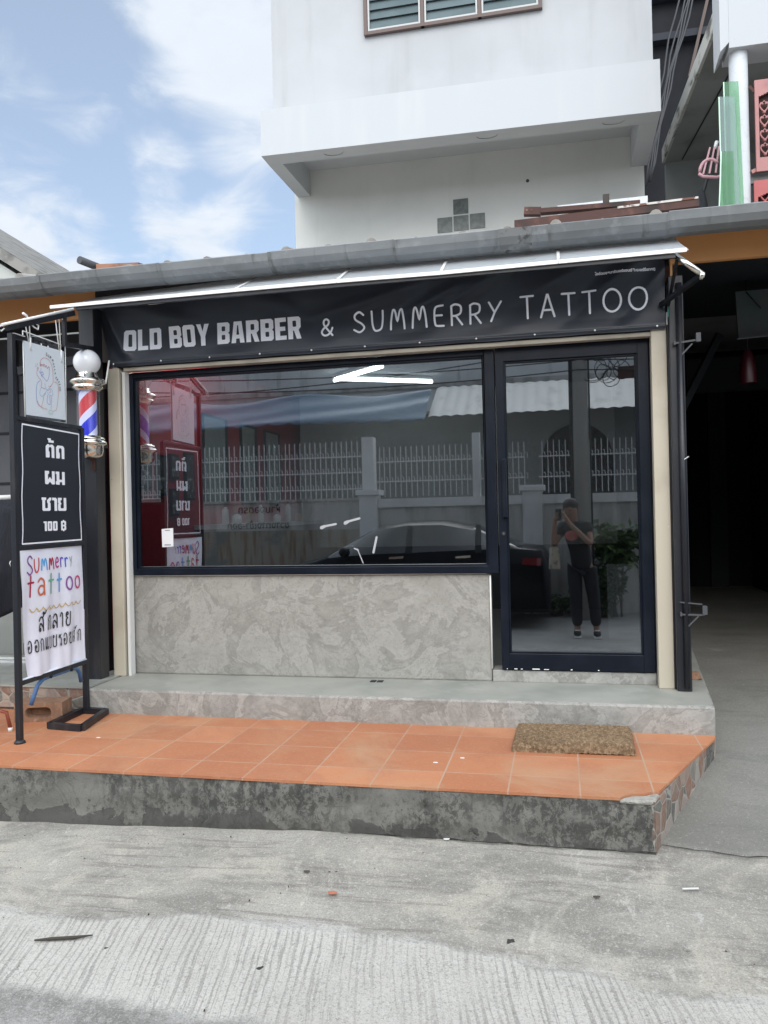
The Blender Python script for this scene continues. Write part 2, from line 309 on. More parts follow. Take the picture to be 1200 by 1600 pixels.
nmat('white_alu', (.80, .81, .80), .35, layers=[((.45, .44, .40), 9, .62, .75, dict(amt=.7))])
nmat('banner_cloth', (.024, .029, .041), .36, layers=[((.024, .028, .036), 4, .4, .7)], bumps=[(350, .08, .001)], spec=.5)
nmat('vinyl_white', (.90, .91, .97), .5)
nmat('eyelet_metal', (.8, .8, .8), .3, .8)
nmat('black_alu', (.006, .009, .016), .35, layers=[((.010, .014, .023), 5, .4, .7)], spec=.18)
nmat('black_steel', (.010, .012, .018), .42, layers=[((.035, .033, .033), 6, .5, .75, dict(stretch=(2, 2, .4))), ((.07, .05, .04), 22, .68, .74)], bumps=[(30, .1, .003)])
nmat('cream_post', (.50, .455, .365), .5, layers=[((.42, .375, .295), 3, .5, .75), ((.62, .58, .5), 30, .70, .74), ((.27, .23, .17), 24, .72, .76)], bumps=[(18, .06, .003)])
nmat('head_trim', (.40, .36, .29), .5, layers=[((.28, .25, .2), 4, .45, .7)])
nmat('sealant', (.75, .75, .72), .6)
nmat('orange_fascia', (.80, .385, .15), .5, layers=[((.71, .325, .115), 2, .4, .75), ((.58, .29, .11), 30, .69, .74, dict(amt=.6))], bumps=[(6, .06, .004)])
nmat('purlin', (.035, .03, .03), .7)
nmat('teal_sheet', (.02, .16, .13), .5)
nmat('roof_tile', (.36, .34, .31), .8, layers=[((.22, .20, .185), 6, .4, .7)], bumps=[(30, .3, .006)])
nmat('rust', (.075, .036, .03), .8, layers=[((.14, .065, .05), 9, .5, .75), ((.035, .024, .022), 5, .5, .7)], bumps=[(40, .3, .004)])
nmat('rust_white', (.55, .53, .5), .7, layers=[((.14, .06, .04), 12, .46, .54)])
nmat('old_wood', (.06, .052, .045), .8, layers=[((.055, .045, .038), 12, .4, .7, dict(stretch=(4, 4, .4)))])
nmat('louvre_glass', (.10, .14, .15), .4, layers=[((.075, .11, .12), 3, .4, .7)], spec=.25)
nmat('louvre_frame', (.12, .085, .075), .6)
nmat('white_alu_strip', (.42, .43, .43), .4)
nmat('block_glass', (.15, .17, .16), .35, layers=[((.10, .115, .11), 18, .4, .6)], spec=.6)
nmat('lamp_ring', (.30, .31, .31), .4)
nmat('cable_black', (.015, .016, .018), .6)
nmat('cable_grey', (.06, .064, .072), .6)
nmat('pink_paint', (.38, .165, .16), .5, layers=[((.30, .125, .125), 5, .5, .75)])
nmat('red_pink_paint', (.40, .085, .085), .5, layers=[((.32, .065, .065), 5, .5, .75)])
nmat('carving_dark', (.05, .022, .022), .8)
nmat('pink_plastic', (.50, .27, .31), .4)
nmat('black_fabric', (.010, .012, .016), .8, bumps=[(9, .7, .03)])
nmat('navy_fabric', (.005, .007, .014), .8, bumps=[(9, .6, .03, dict(stretch=(3, 3, .6)))])
nmat('orange_tile', (.34, .17, .11), .8, layers=[((.22, .11, .08), 9, .4, .7)])
nmat('chrome', (.78, .76, .70), .12, 1.0, layers=[((.62, .58, .5), 8, .5, .8)], rvar=(20, .08, .22))
nmat('opal_glass', (.80, .82, .86), .22, spec=.6)
nmat('pole_dark', (.05, .055, .07), .35)
nmat('poster_paper', (.66, .72, .77), .45)
nmat('string_white', (.78, .78, .76), .8)
nmat('sign_cloth', (.80, .82, .92), .7, layers=[((.74, .76, .87), 5, .4, .7)], bumps=[(260, .06, .001)])
nmat('sign_black', (.013, .016, .024), .45)
nmat('blue_steel', (.055, .13, .29), .45, layers=[((.09, .17, .3), 9, .5, .7)])
nmat('hollow_brick', (.27, .155, .095), .9, layers=[((.20, .11, .07), 8, .4, .7), ((.35, .22, .15), 40, .5, .75)], bumps=[(50, .4, .006)])
nmat('polished_stone', (.38, .39, .355), .22, layers=[((.30, .31, .285), 4, .4, .7)])
nmat('grey_tile', (.25, .26, .245), .5, layers=[((.31, .32, .305), 5, .4, .7, dict(dist=1))])
nmat('shutter_panel', (.075, .08, .092), .6, layers=[((.055, .06, .072), 1.5, .4, .7)])
nmat('red_paint', (.25, .065, .04), .45)
nmat('white_paint', (.72, .72, .7), .5)
nmat('blue_plastic', (.10, .27, .36), .5)
nmat('hole_dark', (.02, .03, .04), .8)
nmat('coir', (.20, .13, .075), .95, layers=[((.33, .235, .14), 60, .42, .65), ((.13, .085, .045), 45, .52, .7, dict(loc=(3, 3, 3)))], bumps=[(130, .9, .012), (30, .5, .01)])
nmat('broken_concrete', (.40, .385, .345), .9, layers=[((.32, .31, .28), 30, .45, .65)], bumps=[(45, .9, .02)])
nmat('room_red', (.42, .016, .03), .5)
nmat('room_dark', (.022, .024, .03), .6)
nmat('room_ceiling', (.30, .31, .32), .8)
nmat('room_floor', (.09, .093, .097), .4)
nmat('mirror_glass', (.75, .82, .80), .04, 1.0)
nmat('counter_white', (.55, .56, .55), .4)
nmat('bottle_white', (.7, .7, .68), .4)
nmat('bottle_amber', (.35, .17, .04), .3)
nmat('photo_print', (.05, .055, .06), .4, layers=[((.45, .45, .43), 9, .52, .62, dict(dist=1.5))])
nmat('card_white', (.75, .76, .78), .6)
nmat('print_light', (.42, .43, .45), .6)
nmat('print_grey', (.2, .2, .22), .6)
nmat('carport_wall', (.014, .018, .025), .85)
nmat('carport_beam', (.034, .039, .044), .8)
nmat('carport_board', (.11, .115, .115), .8, layers=[((.08, .115, .115), 5, .4, .7)])
nmat('lamp_red', (.04, .002, .006), .4)
nmat('opp_wall', (.72, .72, .71), .8, layers=[((.58, .58, .57), 1.2, .35, .7), ((.30, .31, .31), 4, .55, .8, dict(stretch=(2, 1, .3), amt=.7))])
nmat('opp_shaded', (.24, .25, .245), .8)  # wall tone darkened to stand for shade under the tarp and porch roof
nmat('opp_low', (.50, .485, .46), .8, layers=[((.30, .29, .27), 2.5, .4, .7, dict(stretch=(2, 1, .4)))])
nmat('opp_stain', (.36, .32, .27), .85, layers=[((.25, .17, .11), 4, .45, .7, dict(stretch=(3, 1, .35))), ((.20, .21, .20), 2, .5, .7)])
nmat('tarp_blue', (.13, .20, .27), .5, layers=[((.09, .15, .21), 2, .4, .7, dict(stretch=(.4, 1, 3)))])
nmat('zinc_sheet', (.55, .55, .52), .5, .2, layers=[((.38, .37, .34), 4, .5, .75, dict(stretch=(1, .4, 1)))])
nmat('grille_white', (.66, .67, .66), .5)
nmat('pole_concrete', (.32, .31, .29), .85)
nmat('leaf_mid', (.055, .105, .030), .5, layers=[((.035, .075, .022), 5, .4, .7)])
nmat('leaf_light', (.10, .16, .05), .5)
nmat('leaf_dark', (.028, .055, .02), .55)
nmat('bark', (.12, .095, .07), .9)
nmat('car_paint', (.006, .007, .009), .3, spec=.2)
nmat('car_glass', (.012, .015, .018), .05, spec=.8)
nmat('tyre', (.015, .015, .015), .8)
nmat('alloy', (.5, .5, .5), .3, .9)
nmat('tail_red', (.16, .006, .008), .25)
nmat('head_glass', (.6, .62, .64), .15)
nmat('skin', (.24, .13, .085), .55)
nmat('hair', (.012, .010, .009), .6)
nmat('shirt_black', (.014, .014, .016), .85)
nmat('print_red', (.40, .10, .09), .7)
nmat('trousers', (.014, .014, .018), .85)
nmat('shoe_black', (.02, .02, .022), .7)
nmat('bag_canvas', (.42, .37, .29), .9, layers=[((.2, .2, .19), 14, .5, .6)])
nmat('phone_body', (.03, .03, .035), .25)
nmat('crack_dark', (.02, .019, .017), .95)
nmat('debris', (.06, .052, .042), .9)
nmat('debris_red', (.40, .14, .08), .9)
nmat('debris_white', (.62, .62, .6), .9)
for nm, c in dict(ink_purple=(.25, .08, .33), ink_red=(.58, .06, .055), ink_blue=(.10, .38, .72), ink_crimson=(.42, .012, .05), ink_magenta=(.42, .04, .25), ink_violet=(.16, .10, .52), ink_royal=(.06, .12, .60),
                  ink_grey=(.30, .36, .33), ink_orange=(.55, .14, .06), ink_green=(.17, .45, .28), ink_gold=(.58, .40, .10), ink_pink=(.55, .07, .20), ink_black=(.008, .008, .010)).items():
    nmat(nm, c, .55)
# emitters: only the fluorescent tubes inside the shop, one unseen and boosted
for nm, k in (('tube_glow', 11), ('tube_glow_fill', 42)):
    s = NT(nm); s.b.inputs['Base Color'].default_value = (1, 1, 1, 1); s.b.inputs['Emission Color'].default_value = (.90, 1.0, .97, 1); s.b.inputs['Emission Strength'].default_value = k
def glass(name, refl, tint, rough=.0, gcol=(.88, .94, 1)):
    s = NT(name); s.t.nodes.remove(s.b)
    tr = s.n('ShaderNodeBsdfTransparent'); tr.inputs[0].default_value = c4(tint)
    gl = s.n('ShaderNodeBsdfGlossy'); gl.inputs['Color'].default_value = c4(gcol); gl.inputs['Roughness'].default_value = rough if name != 'tinted_glass' else .012
    fr = s.n('ShaderNodeFresnel'); fr.inputs[0].default_value = 1.45
    ge = s.n('ShaderNodeNewGeometry')
    f = s.math('MULTIPLY', s.math('ADD', fr.outputs[0], refl), s.math('SUBTRACT', 1, ge.outputs['Backfacing']))
    mx = s.n('ShaderNodeMixShader'); s.l(f, mx.inputs[0]); s.l(tr.outputs[0], mx.inputs[1]); s.l(gl.outputs[0], mx.inputs[2])
    s.l(mx.outputs[0], s.o.inputs[0])
glass('tinted_glass', .32, (.56, .58, .60))
glass('clear_plastic', .03, (.90, .92, .93), .05, (1, 1, 1))
def milky(name, tint, body, k):
    s = NT(name); tr = s.n('ShaderNodeBsdfTransparent'); tr.inputs[0].default_value = c4(tint)
    s.b.inputs['Base Color'].default_value = c4(body); s.b.inputs['Roughness'].default_value = .15
    mx = s.n('ShaderNodeMixShader'); mx.inputs[0].default_value = k; s.l(tr.outputs[0], mx.inputs[1]); s.l(s.b.outputs[0], mx.inputs[2]); s.l(mx.outputs[0], s.o.inputs[0])
milky('green_glass', (.66, .84, .71), (.15, .34, .21), .24)
milky('pale_glass', (.80, .88, .86), (.26, .36, .36), .32)
nmat('green_edge', (.42, .62, .50), .3)
glass('pole_glass', .02, (.95, .96, .97), .02, (1, 1, 1))
STRIPE_PHASE = .371
def barber_stripes():
    s = NT('barber_stripes')
    sx = s.n('ShaderNodeSeparateXYZ'); s.l(s.co, sx.inputs[0])
    a = s.math('DIVIDE', s.math('ARCTAN2', sx.outputs[1], sx.outputs[0]), 2*pi)
    t = s.math('FRACT', s.math('ADD', s.math('SUBTRACT', s.math('DIVIDE', sx.outputs[2], .33), a), STRIPE_PHASE))
    cr = s.n('ShaderNodeValToRGB'); cr.color_ramp.interpolation = 'CONSTANT'; e = cr.color_ramp.elements
    e[0].position = 0; e[0].color = c4((.025, .035, .62)); e[1].position = .32; e[1].color = c4((.66, .67, .90))
    for p, c in ((.5, (.58, .035, .045)), (.82, (.66, .67, .90))):
        q = e.new(p); q.color = c4(c)
    s.l(t, cr.inputs[0]); s.l(cr.outputs[0], s.b.inputs['Base Color']); s.b.inputs['Roughness'].default_value = .3
barber_stripes()

# ------------------------------------------------------------------ mesh helpers
class MB:
    def __init__(s): s.v = []; s.f = []; s.mi = []; s.sm = []; s.mats = []
    def _m(s, mat):
        if mat not in s.mats: s.mats.append(mat)
        return s.mats.index(mat)
    def add(s, vs, fs, mat, smooth=False):
        o = len(s.v); s.v += [Vector(p) for p in vs]; k = s._m(mat)
        for f in fs: s.f.append([o+i for i in f]); s.mi.append(k); s.sm.append(smooth)
        return s
    def hexa(s, p, mat):      # 8 points: bottom ring ccw then top ring
        return s.add(p, [(3, 2, 1, 0), (4, 5, 6, 7), (0, 1, 5, 4), (1, 2, 6, 5), (2, 3, 7, 6), (3, 0, 4, 7)], mat)
    def box(s, x0, x1, y0, y1, z0, z1, mat):
        return s.hexa([(x0, y0, z0), (x1, y0, z0), (x1, y1, z0), (x0, y1, z0), (x0, y0, z1), (x1, y0, z1), (x1, y1, z1), (x0, y1, z1)], mat)
    def bar(s, p, q, w, h, mat, upv=(0, 0, 1)):      # rectangular bar between points
        p, q = Vector(p), Vector(q); d = (q-p).normalized(); u = Vector(upv)
        if abs(d.dot(u)) > .95: u = Vector((0, 1, 0))
        a = d.cross(u).normalized()*w/2; b = a.cross(d).normalized()*h/2
        return s.hexa([p-a-b, p+a-b, q+a-b, q-a-b, p-a+b, p+a+b, q+a+b, q-a+b], mat)
    def tube(s, pts, r, mat, seg=10, caps=True):
        pts = [Vector(p) for p in pts]; n = len(pts); rs = r if isinstance(r, (list, tuple)) else [r]*n
        vs = []; pa = None
        for i, p in enumerate(pts):
            d = (pts[min(i+1, n-1)]-pts[max(i-1, 0)]).normalized()
            if pa is None:
                u = Vector((0, 0, 1)) if abs(d.z) < .9 else Vector((0, 1, 0)); a = d.cross(u).normalized()
            else:
                a = (pa-d*pa.dot(d)).normalized()
            pa = a; b = d.cross(a)
            for k in range(seg):
                t = 2*pi*k/seg; vs.append(p+(a*cos(t)+b*sin(t))*rs[i])
        fs = []
        for i in range(n-1):
            for k in range(seg):
                k2 = (k+1) % seg; fs.append((i*seg+k, i*seg+k2, (i+1)*seg+k2, (i+1)*seg+k))
        s.add(vs, fs, mat, True)
        if caps:
            s.add(vs[:seg], [tuple(range(seg))[::-1]], mat); s.add(vs[-seg:], [tuple(range(seg))], mat)
        return s
    def lathe(s, prof, c, mat, seg=32, smooth=True):
        vs = []; fs = []; n = len(prof)
        for (r, z) in prof:
            for k in range(seg):
                t = 2*pi*k/seg; vs.append((c[0]+r*cos(t), c[1]+r*sin(t), c[2]+z))
        for i in range(n-1):
            for k in range(seg):
                k2 = (k+1) % seg; fs.append((i*seg+k, i*seg+k2, (i+1)*seg+k2, (i+1)*seg+k))
        return s.add(vs, fs, mat, smooth)
    def ball(s, c, r, mat, seg=20, rings=12, sc=(1, 1, 1)):
        prof = [(r*sin(pi*i/rings), -r*cos(pi*i/rings)) for i in range(rings+1)]
        vs = []; fs = []
        for (rr, z) in prof:
            for k in range(seg):
                t = 2*pi*k/seg; vs.append((c[0]+rr*cos(t)*sc[0], c[1]+rr*sin(t)*sc[1], c[2]+z*sc[2]))
        for i in range(rings):
            for k in range(seg):
                k2 = (k+1) % seg; fs.append((i*seg+k, i*seg+k2, (i+1)*seg+k2, (i+1)*seg+k))
        return s.add(vs, fs, mat, True)
    def prism(s, poly, ax, d0, d1, mat):      # extrude 2D polygon along an axis
        def P(a, b, d): return {'x': (d, a, b), 'y': (a, d, b), 'z': (a, b, d)}[ax]
        n = len(poly)
        vs = [P(a, b, d0) for a, b in poly]+[P(a, b, d1) for a, b in poly]
        fs = [tuple(range(n)), tuple(range(2*n-1, n-1, -1))]+[(i, (i+1) % n, n+(i+1) % n, n+i) for i in range(n)]
        return s.add(vs, fs, mat)
    def grid(s, nx, ny, fn, mat, smooth=True):
        vs = [fn(i/nx, j/ny) for j in range(ny+1) for i in range(nx+1)]
        fs = [(j*(nx+1)+i, j*(nx+1)+i+1, (j+1)*(nx+1)+i+1, (j+1)*(nx+1)+i) for j in range(ny) for i in range(nx)]
        return s.add(vs, fs, mat, smooth)
    def build(s, name, parent=None, bevel=0, fix=True, seg=2):
        off = Vector(parent['wl']) if parent is not None else Vector((0, 0, 0))
        me = bpy.data.meshes.new(name)
        me.from_pydata([tuple(p-off) for p in s.v], [], s.f)
        for m in s.mats: me.materials.append(MATS[m])
        me.polygons.foreach_set('material_index', s.mi); me.polygons.foreach_set('use_smooth', s.sm)
        if fix:
            b = bmesh.new(); b.from_mesh(me)
            bmesh.ops.remove_doubles(b, verts=b.verts, dist=1e-6)
            bmesh.ops.recalc_face_normals(b, faces=b.faces); b.to_mesh(me); b.free()
        me.update()
        o = bpy.data.objects.new(name, me); COL.objects.link(o)
        if parent is not None: o.parent = parent; o['wl'] = list(off)
        else: o['wl'] = [0, 0, 0]
        if bevel:
            m = o.modifiers.new('bevel', 'BEVEL'); m.width = bevel; m.segments = seg; m.limit_method = 'ANGLE'; m.angle_limit = radians(40)
        return o
def tag(o, label, cat, group=None):
    o['label'] = label; o['category'] = cat
    if group: o['group'] = group
    return o
def thing(name, label, cat, loc=(0, 0, 0), group=None):
    o = bpy.data.objects.new(name, None); COL.objects.link(o); o.location = loc; o['wl'] = list(loc)
    o.empty_display_size = .2
    return tag(o, label, cat, group)
def structure(o): o['kind'] = 'structure'; return o

# ------------------------------------------------------------------ lettering
def cat_rom(pts, n=6):
    if len(pts) < 3: return pts
    P = [pts[0]]+list(pts)+[pts[-1]]; o = []
    for i in range(1, len(P)-2):
        a, b, c, d = P[i-1:i+3]
        for k in range(n):
            t = k/n
            o.append(tuple(.5*(2*b[j]+(c[j]-a[j])*t+(2*a[j]-5*b[j]+4*c[j]-d[j])*t*t+(3*b[j]-a[j]-3*c[j]+d[j])*t**3) for j in (0, 1)))
    o.append(tuple(pts[-1])); return o
def ell(cx, cy, rx, ry, n=22, a0=90, sweep=366):
    return [(cx+rx*cos(radians(a0+sweep*i/n)), cy+ry*sin(radians(a0+sweep*i/n))) for i in range(n+1)]
class Lettering:
    """flat ribbons on a surface S(u, v, h)"""
    def __init__(s, S, h0=.0012): s.S = S; s.mb = MB(); s.h = h0
    def stroke(s, pts, w, mat):
        pts = [Vector((p[0], p[1])) for p in pts]
        q = [pts[0]]
        for p in pts[1:]:
            if (p-q[-1]).length > w*.08: q.append(p)
        q2 = [q[0]]
        for p in q[1:]:
            d0 = q2[-1]; m_ = max(1, int((p-d0).length/.012))
            q2 += [d0.lerp(p, k/m_) for k in range(1, m_+1)]
        pts = q2; n = len(pts)
        if n < 2: return
        Lp = []; Rp = []
        for i in range(n):
            d1 = (pts[i]-pts[i-1]).normalized() if i else (pts[1]-pts[0]).normalized()
            d2 = (pts[i+1]-pts[i]).normalized() if i < n-1 else d1
            d = d1+d2
            d = d2 if d.length < .2 else d.normalized()
            nr = Vector((-d.y, d.x)); k = 1/max(.55, abs(nr.dot(Vector((-d2.y, d2.x)))))
            Lp.append(pts[i]+nr*w/2*k); Rp.append(pts[i]-nr*w/2*k)
        s.h += .00012
        step = .00001
        vs = []
        for i in range(n): vs += [s.S(Lp[i].x, Lp[i].y, s.h+i*step), s.S(Rp[i].x, Rp[i].y, s.h+i*step)]
        fs = [(2*i, 2*i+1, 2*i+3, 2*i+2) for i in range(n-1)]
        for e, sg in ((0, -1), (n-1, 1)):     # round caps
            d = (pts[1]-pts[0]).normalized() if e == 0 else (pts[-1]-pts[-2]).normalized()
            d = d*sg; nr = Vector((-d.y, d.x)); k0 = len(vs); m = 7
            for k in range(m+1):
                t = -pi/2+pi*k/m; p = pts[e]+d*cos(t)*w/2+nr*sin(t)*w/2; vs.append(s.S(p.x, p.y, s.h+e*step))
            fs.append(tuple(range(k0, k0+m+1)))
        s.mb.add(vs, fs, mat)
    def glyphs(s, text, G, x, y, hgt, w, mat, adv=.22, sx=1.0, slant=0, rise=0, mats=None, jitter=0):
        k = 0
        for ch in text:
            if ch == ' ': x += hgt*.5*sx; continue
            gw, strokes = G[ch]
            yy = y+rise*k
            m = mats[k % len(mats)] if mats else mat
            for st in strokes: s.stroke([(x+(p[0]+slant*p[1])*hgt*sx, yy+p[1]*hgt) for p in st], w, m)
            x += (gw+adv)*hgt*sx; k += 1
        return x
    def fill(s, outer, holes, mat):
        b = bmesh.new(); es = []
        for lp in [outer]+holes:
            vv = [b.verts.new((p[0], p[1], 0)) for p in lp]
            for i in range(len(vv)): es.append(b.edges.new((vv[i], vv[(i+1) % len(vv)])))
        bmesh.ops.triangle_fill(b, use_beauty=True, use_dissolve=False, edges=es)
        b.verts.index_update(); s.h += .00005
        s.mb.add([s.S(v.co.x, v.co.y, s.h) for v in b.verts], [tuple(v.index for v in f.verts) for f in b.faces], mat); b.free()
    def block(s, text, x, y, hgt, mat, adv=.10, sx=1.0, space=.3, G=None):
        for ch in text:
            if ch == ' ': x += hgt*space*sx; continue
            gw, outs = (G or BLOCK)[ch]
            for outer, holes in outs:
                T = lambda p: (x+p[0]*hgt*sx, y+p[1]*hgt)
                s.fill([T(p) for p in outer], [[T(p) for p in h] for h in holes], mat)
            x += (gw+adv)*hgt*sx
        return x
    def build(s, name, parent): return s.mb.build(name, parent)
def rc(x0, y0, x1, y1, c): return [(x0+c, y0), (x1-c, y0), (x1, y0+c), (x1, y1-c), (x1-c, y1), (x0+c, y1), (x0, y1-c), (x0, y0+c)]
BLOCK = {
 'O': (.60, [(rc(0, 0, .60, 1, .09), [rc(.21, .2, .39, .8, .03)])]),
 'L': (.52, [([(0, 0), (.52, 0), (.52, .2), (.22, .2), (.22, 1), (0, 1)], [])]),
 'D': (.60, [([(0, 0), (.51, 0), (.6, .09), (.6, .91), (.51, 1), (0, 1)], [rc(.22, .2, .39, .8, .03)])]),
 'B': (.60, [([(0, 0), (.51, 0), (.6, .09), (.6, .43), (.54, .5), (.6, .57), (.6, .91), (.51, 1), (0, 1)], [rc(.22, .19, .39, .42, .03), rc(.22, .59, .39, .82, .03)])]),
 'Y': (.60, [([(0, 1), (.21, 1), (.30, .66), (.39, 1), (.6, 1), (.41, .42), (.41, 0), (.19, 0), (.19, .42)], [])]),
 'A': (.62, [([(0, 0), (.21, 0), (.23, .2), (.39, .2), (.41, 0), (.62, 0), (.5, 1), (.12, 1)], [[(.245, .38), (.375, .38), (.335, .82), (.285, .82)]])]),
 'R': (.60, [([(0, 0), (.22, 0), (.22, .38), (.27, .38), (.39, 0), (.61, 0), (.49, .41), (.6, .52), (.6, .91), (.51, 1), (0, 1)], [rc(.22, .55, .39, .82, .03)])]),
 'E': (.52, [([(0, 0), (.52, 0), (.52, .19), (.22, .19), (.22, .41), (.47, .41), (.47, .6), (.22, .6), (.22, .81), (.52, .81), (.52, 1), (0, 1)], [])]),
 '1': (.34, [([(.12, 0), (.34, 0), (.34, 1), (0, 1), (0, .82), (.12, .82)], [])]),
 '0': (.48, [(rc(0, 0, .48, 1, .07), [rc(.19, .2, .29, .8, .02)])]),
 '฿': (.56, [([(0, 0), (.2, 0), (.2, -.1), (.36, -.1), (.36, 0), (.48, 0), (.56, .08), (.56, .43), (.5, .5), (.56, .57), (.56, .92), (.48, 1), (.36, 1), (.36, 1.1), (.2, 1.1), (.2, 1), (0, 1)], [rc(.2, .19, .36, .42, .03), rc(.2, .59, .36, .82, .03)])]),
 'ด': (.80, [([(0, 0), (.30, 0), (.36, .08), (.36, .42), (.28, .5), (.28, .7), (.34, .8), (.48, .8), (.54, .72), (.54, 0), (.80, 0), (.80, .86), (.66, 1), (.16, 1), (.0, .84)], [])]),
 'ต': (.80, [([(0, 0), (.30, 0), (.36, .08), (.36, .42), (.28, .5), (.28, .7), (.34, .8), (.48, .8), (.54, .72), (.54, 0), (.80, 0), (.80, .86), (.66, 1), (.47, 1), (.40, .90), (.33, 1), (.16, 1), (.0, .84)], [])]),
 'ั': (.0, [([(-.62, 1.14), (-.12, 1.14), (-.12, 1.32), (-.38, 1.32), (-.38, 1.46), (-.70, 1.46), (-.70, 1.34), (-.62, 1.34)], [])]),
 'ผ': (.88, [([(0, .06), (.06, 0), (.26, 0), (.44, .2), (.62, 0), (.82, 0), (.88, .06), (.88, 1), (.62, 1), (.62, .36), (.44, .56), (.27, .36), (.27, .74), (.38, .82), (.38, 1), (0, 1)], [])]),
 'ม': (.84, [([(.06, 0), (.36, 0), (.36, .2), (.58, .2), (.58, 0), (.84, 0), (.84, 1), (.58, 1), (.58, .40), (.34, .40), (.34, .8), (.34, 1), (0, 1), (0, .8), (.08, .8), (.08, .28), (0, .24), (0, .06)], [])]),
 'ช': (.90, [([(.06, .08), (.14, 0), (.74, 0), (.82, .08), (.82, .56), (.74, .68), (.90, .84), (.90, 1), (.72, 1), (.50, .80), (.50, .64), (.56, .56), (.56, .24), (.50, .2), (.36, .2), (.32, .24), (.32, .78), (.42, .84), (.42, 1), (0, 1), (0, .84), (.06, .8)], [])]),
 'า': (.46, [([(.20, 0), (.46, 0), (.46, .88), (.34, 1), (0, 1), (0, .8), (.16, .8), (.20, .76)], [])]),
 'ย': (.82, [([(0, .08), (.08, 0), (.74, 0), (.82, .08), (.82, 1), (.56, 1), (.56, .24), (.50, .2), (.30, .2), (.26, .24), (.26, .44), (.34, .52), (.34, .58), (.26, .66), (.26, .8), (.38, .84), (.38, 1), (0, 1), (0, .62), (.06, .55), (0, .48)], [])]),
}
S_ = [(.52, .86), (.32, 1), (.08, .86), (.10, .64), (.42, .42), (.54, .2), (.30, 0), (0, .14)]
HAND = {
 'S': (.55, [cat_rom(S_)]),
 'U': (.58, [cat_rom([(0, 1), (.02, .4), (.12, .06), (.3, 0), (.5, .12), (.57, .5), (.58, 1)])]),
 'M': (.72, [cat_rom([(0, 0), (.03, .45), (.10, .9), (.17, 1), (.25, .86), (.36, .42), (.47, .86), (.55, 1), (.62, .9), (.69, .45), (.72, 0)])]),
 'E': (.45, [cat_rom([(.44, 1), (.12, .96), (.02, .8), (0, .5), (.02, .15), (.1, .02), (.45, 0)]), [(.02, .52), (.38, .52)]]),
 'R': (.52, [[(0, 0), (0, .92)], cat_rom([(0, .92), (.2, 1.0), (.46, .9), (.44, .58), (.2, .46), (.02, .46)]), [(.2, .46), (.52, 0)]]),
 'Y': (.60, [[(0, 1), (.28, .48)], [(.6, 1), (.28, .48), (.1, .05)]]),
 'T': (.58, [[(0, 1), (.58, 1)], [(.3, 1), (.32, 0)]]),
 'A': (.62, [[(0, 0), (.29, 1), (.33, 1), (.62, 0)], [(.12, .32), (.5, .32)]]),
 'O': (.78, [ell(.39, .5, .39, .5)]),
 '&': (.70, [cat_rom([(.68, 0), (.40, .34), (.16, .68), (.18, .92), (.34, 1), (.48, .88), (.42, .66), (.12, .42), (0, .2), (.12, .02), (.36, .02), (.58, .2), (.70, .46)])]),
 's': (.5, [cat_rom(S_)]),
 'u': (.5, [cat_rom([(0, .8), (.02, .3), (.2, .02), (.42, .14), (.5, .5), (.5, .85)])]),
 'm': (.62, [cat_rom([(0, 0), (.06, .6), (.12, .72), (.2, .6), (.28, .3), (.36, .6), (.46, .74), (.56, .55), (.62, 0)])]),
 'e': (.42, [cat_rom([(.02, .34), (.38, .42), (.36, .62), (.2, .7), (.04, .5), (.02, .2), (.16, .02), (.4, .08)])]),
 'r': (.34, [[(.04, 0), (.0, .66)], cat_rom([(.02, .4), (.1, .62), (.22, .7), (.34, .62)])]),
 'y': (.4, [[(0, .66), (.18, .3)], [(.38, .72), (.08, -.1)]]),
 't': (.46, [[(.24, 1.0), (.22, 0)], [(0, .66), (.46, .68)]]),
 'a': (.46, [cat_rom([(.02, .62), (.2, .76), (.4, .62), (.42, .3), (.44, 0)]), cat_rom([(.42, .36), (.2, .42), (.02, .24), (.12, .02), (.34, .06), (.42, .22)])]),
 'o': (.56, [ell(.28, .36, .28, .36)]),
}
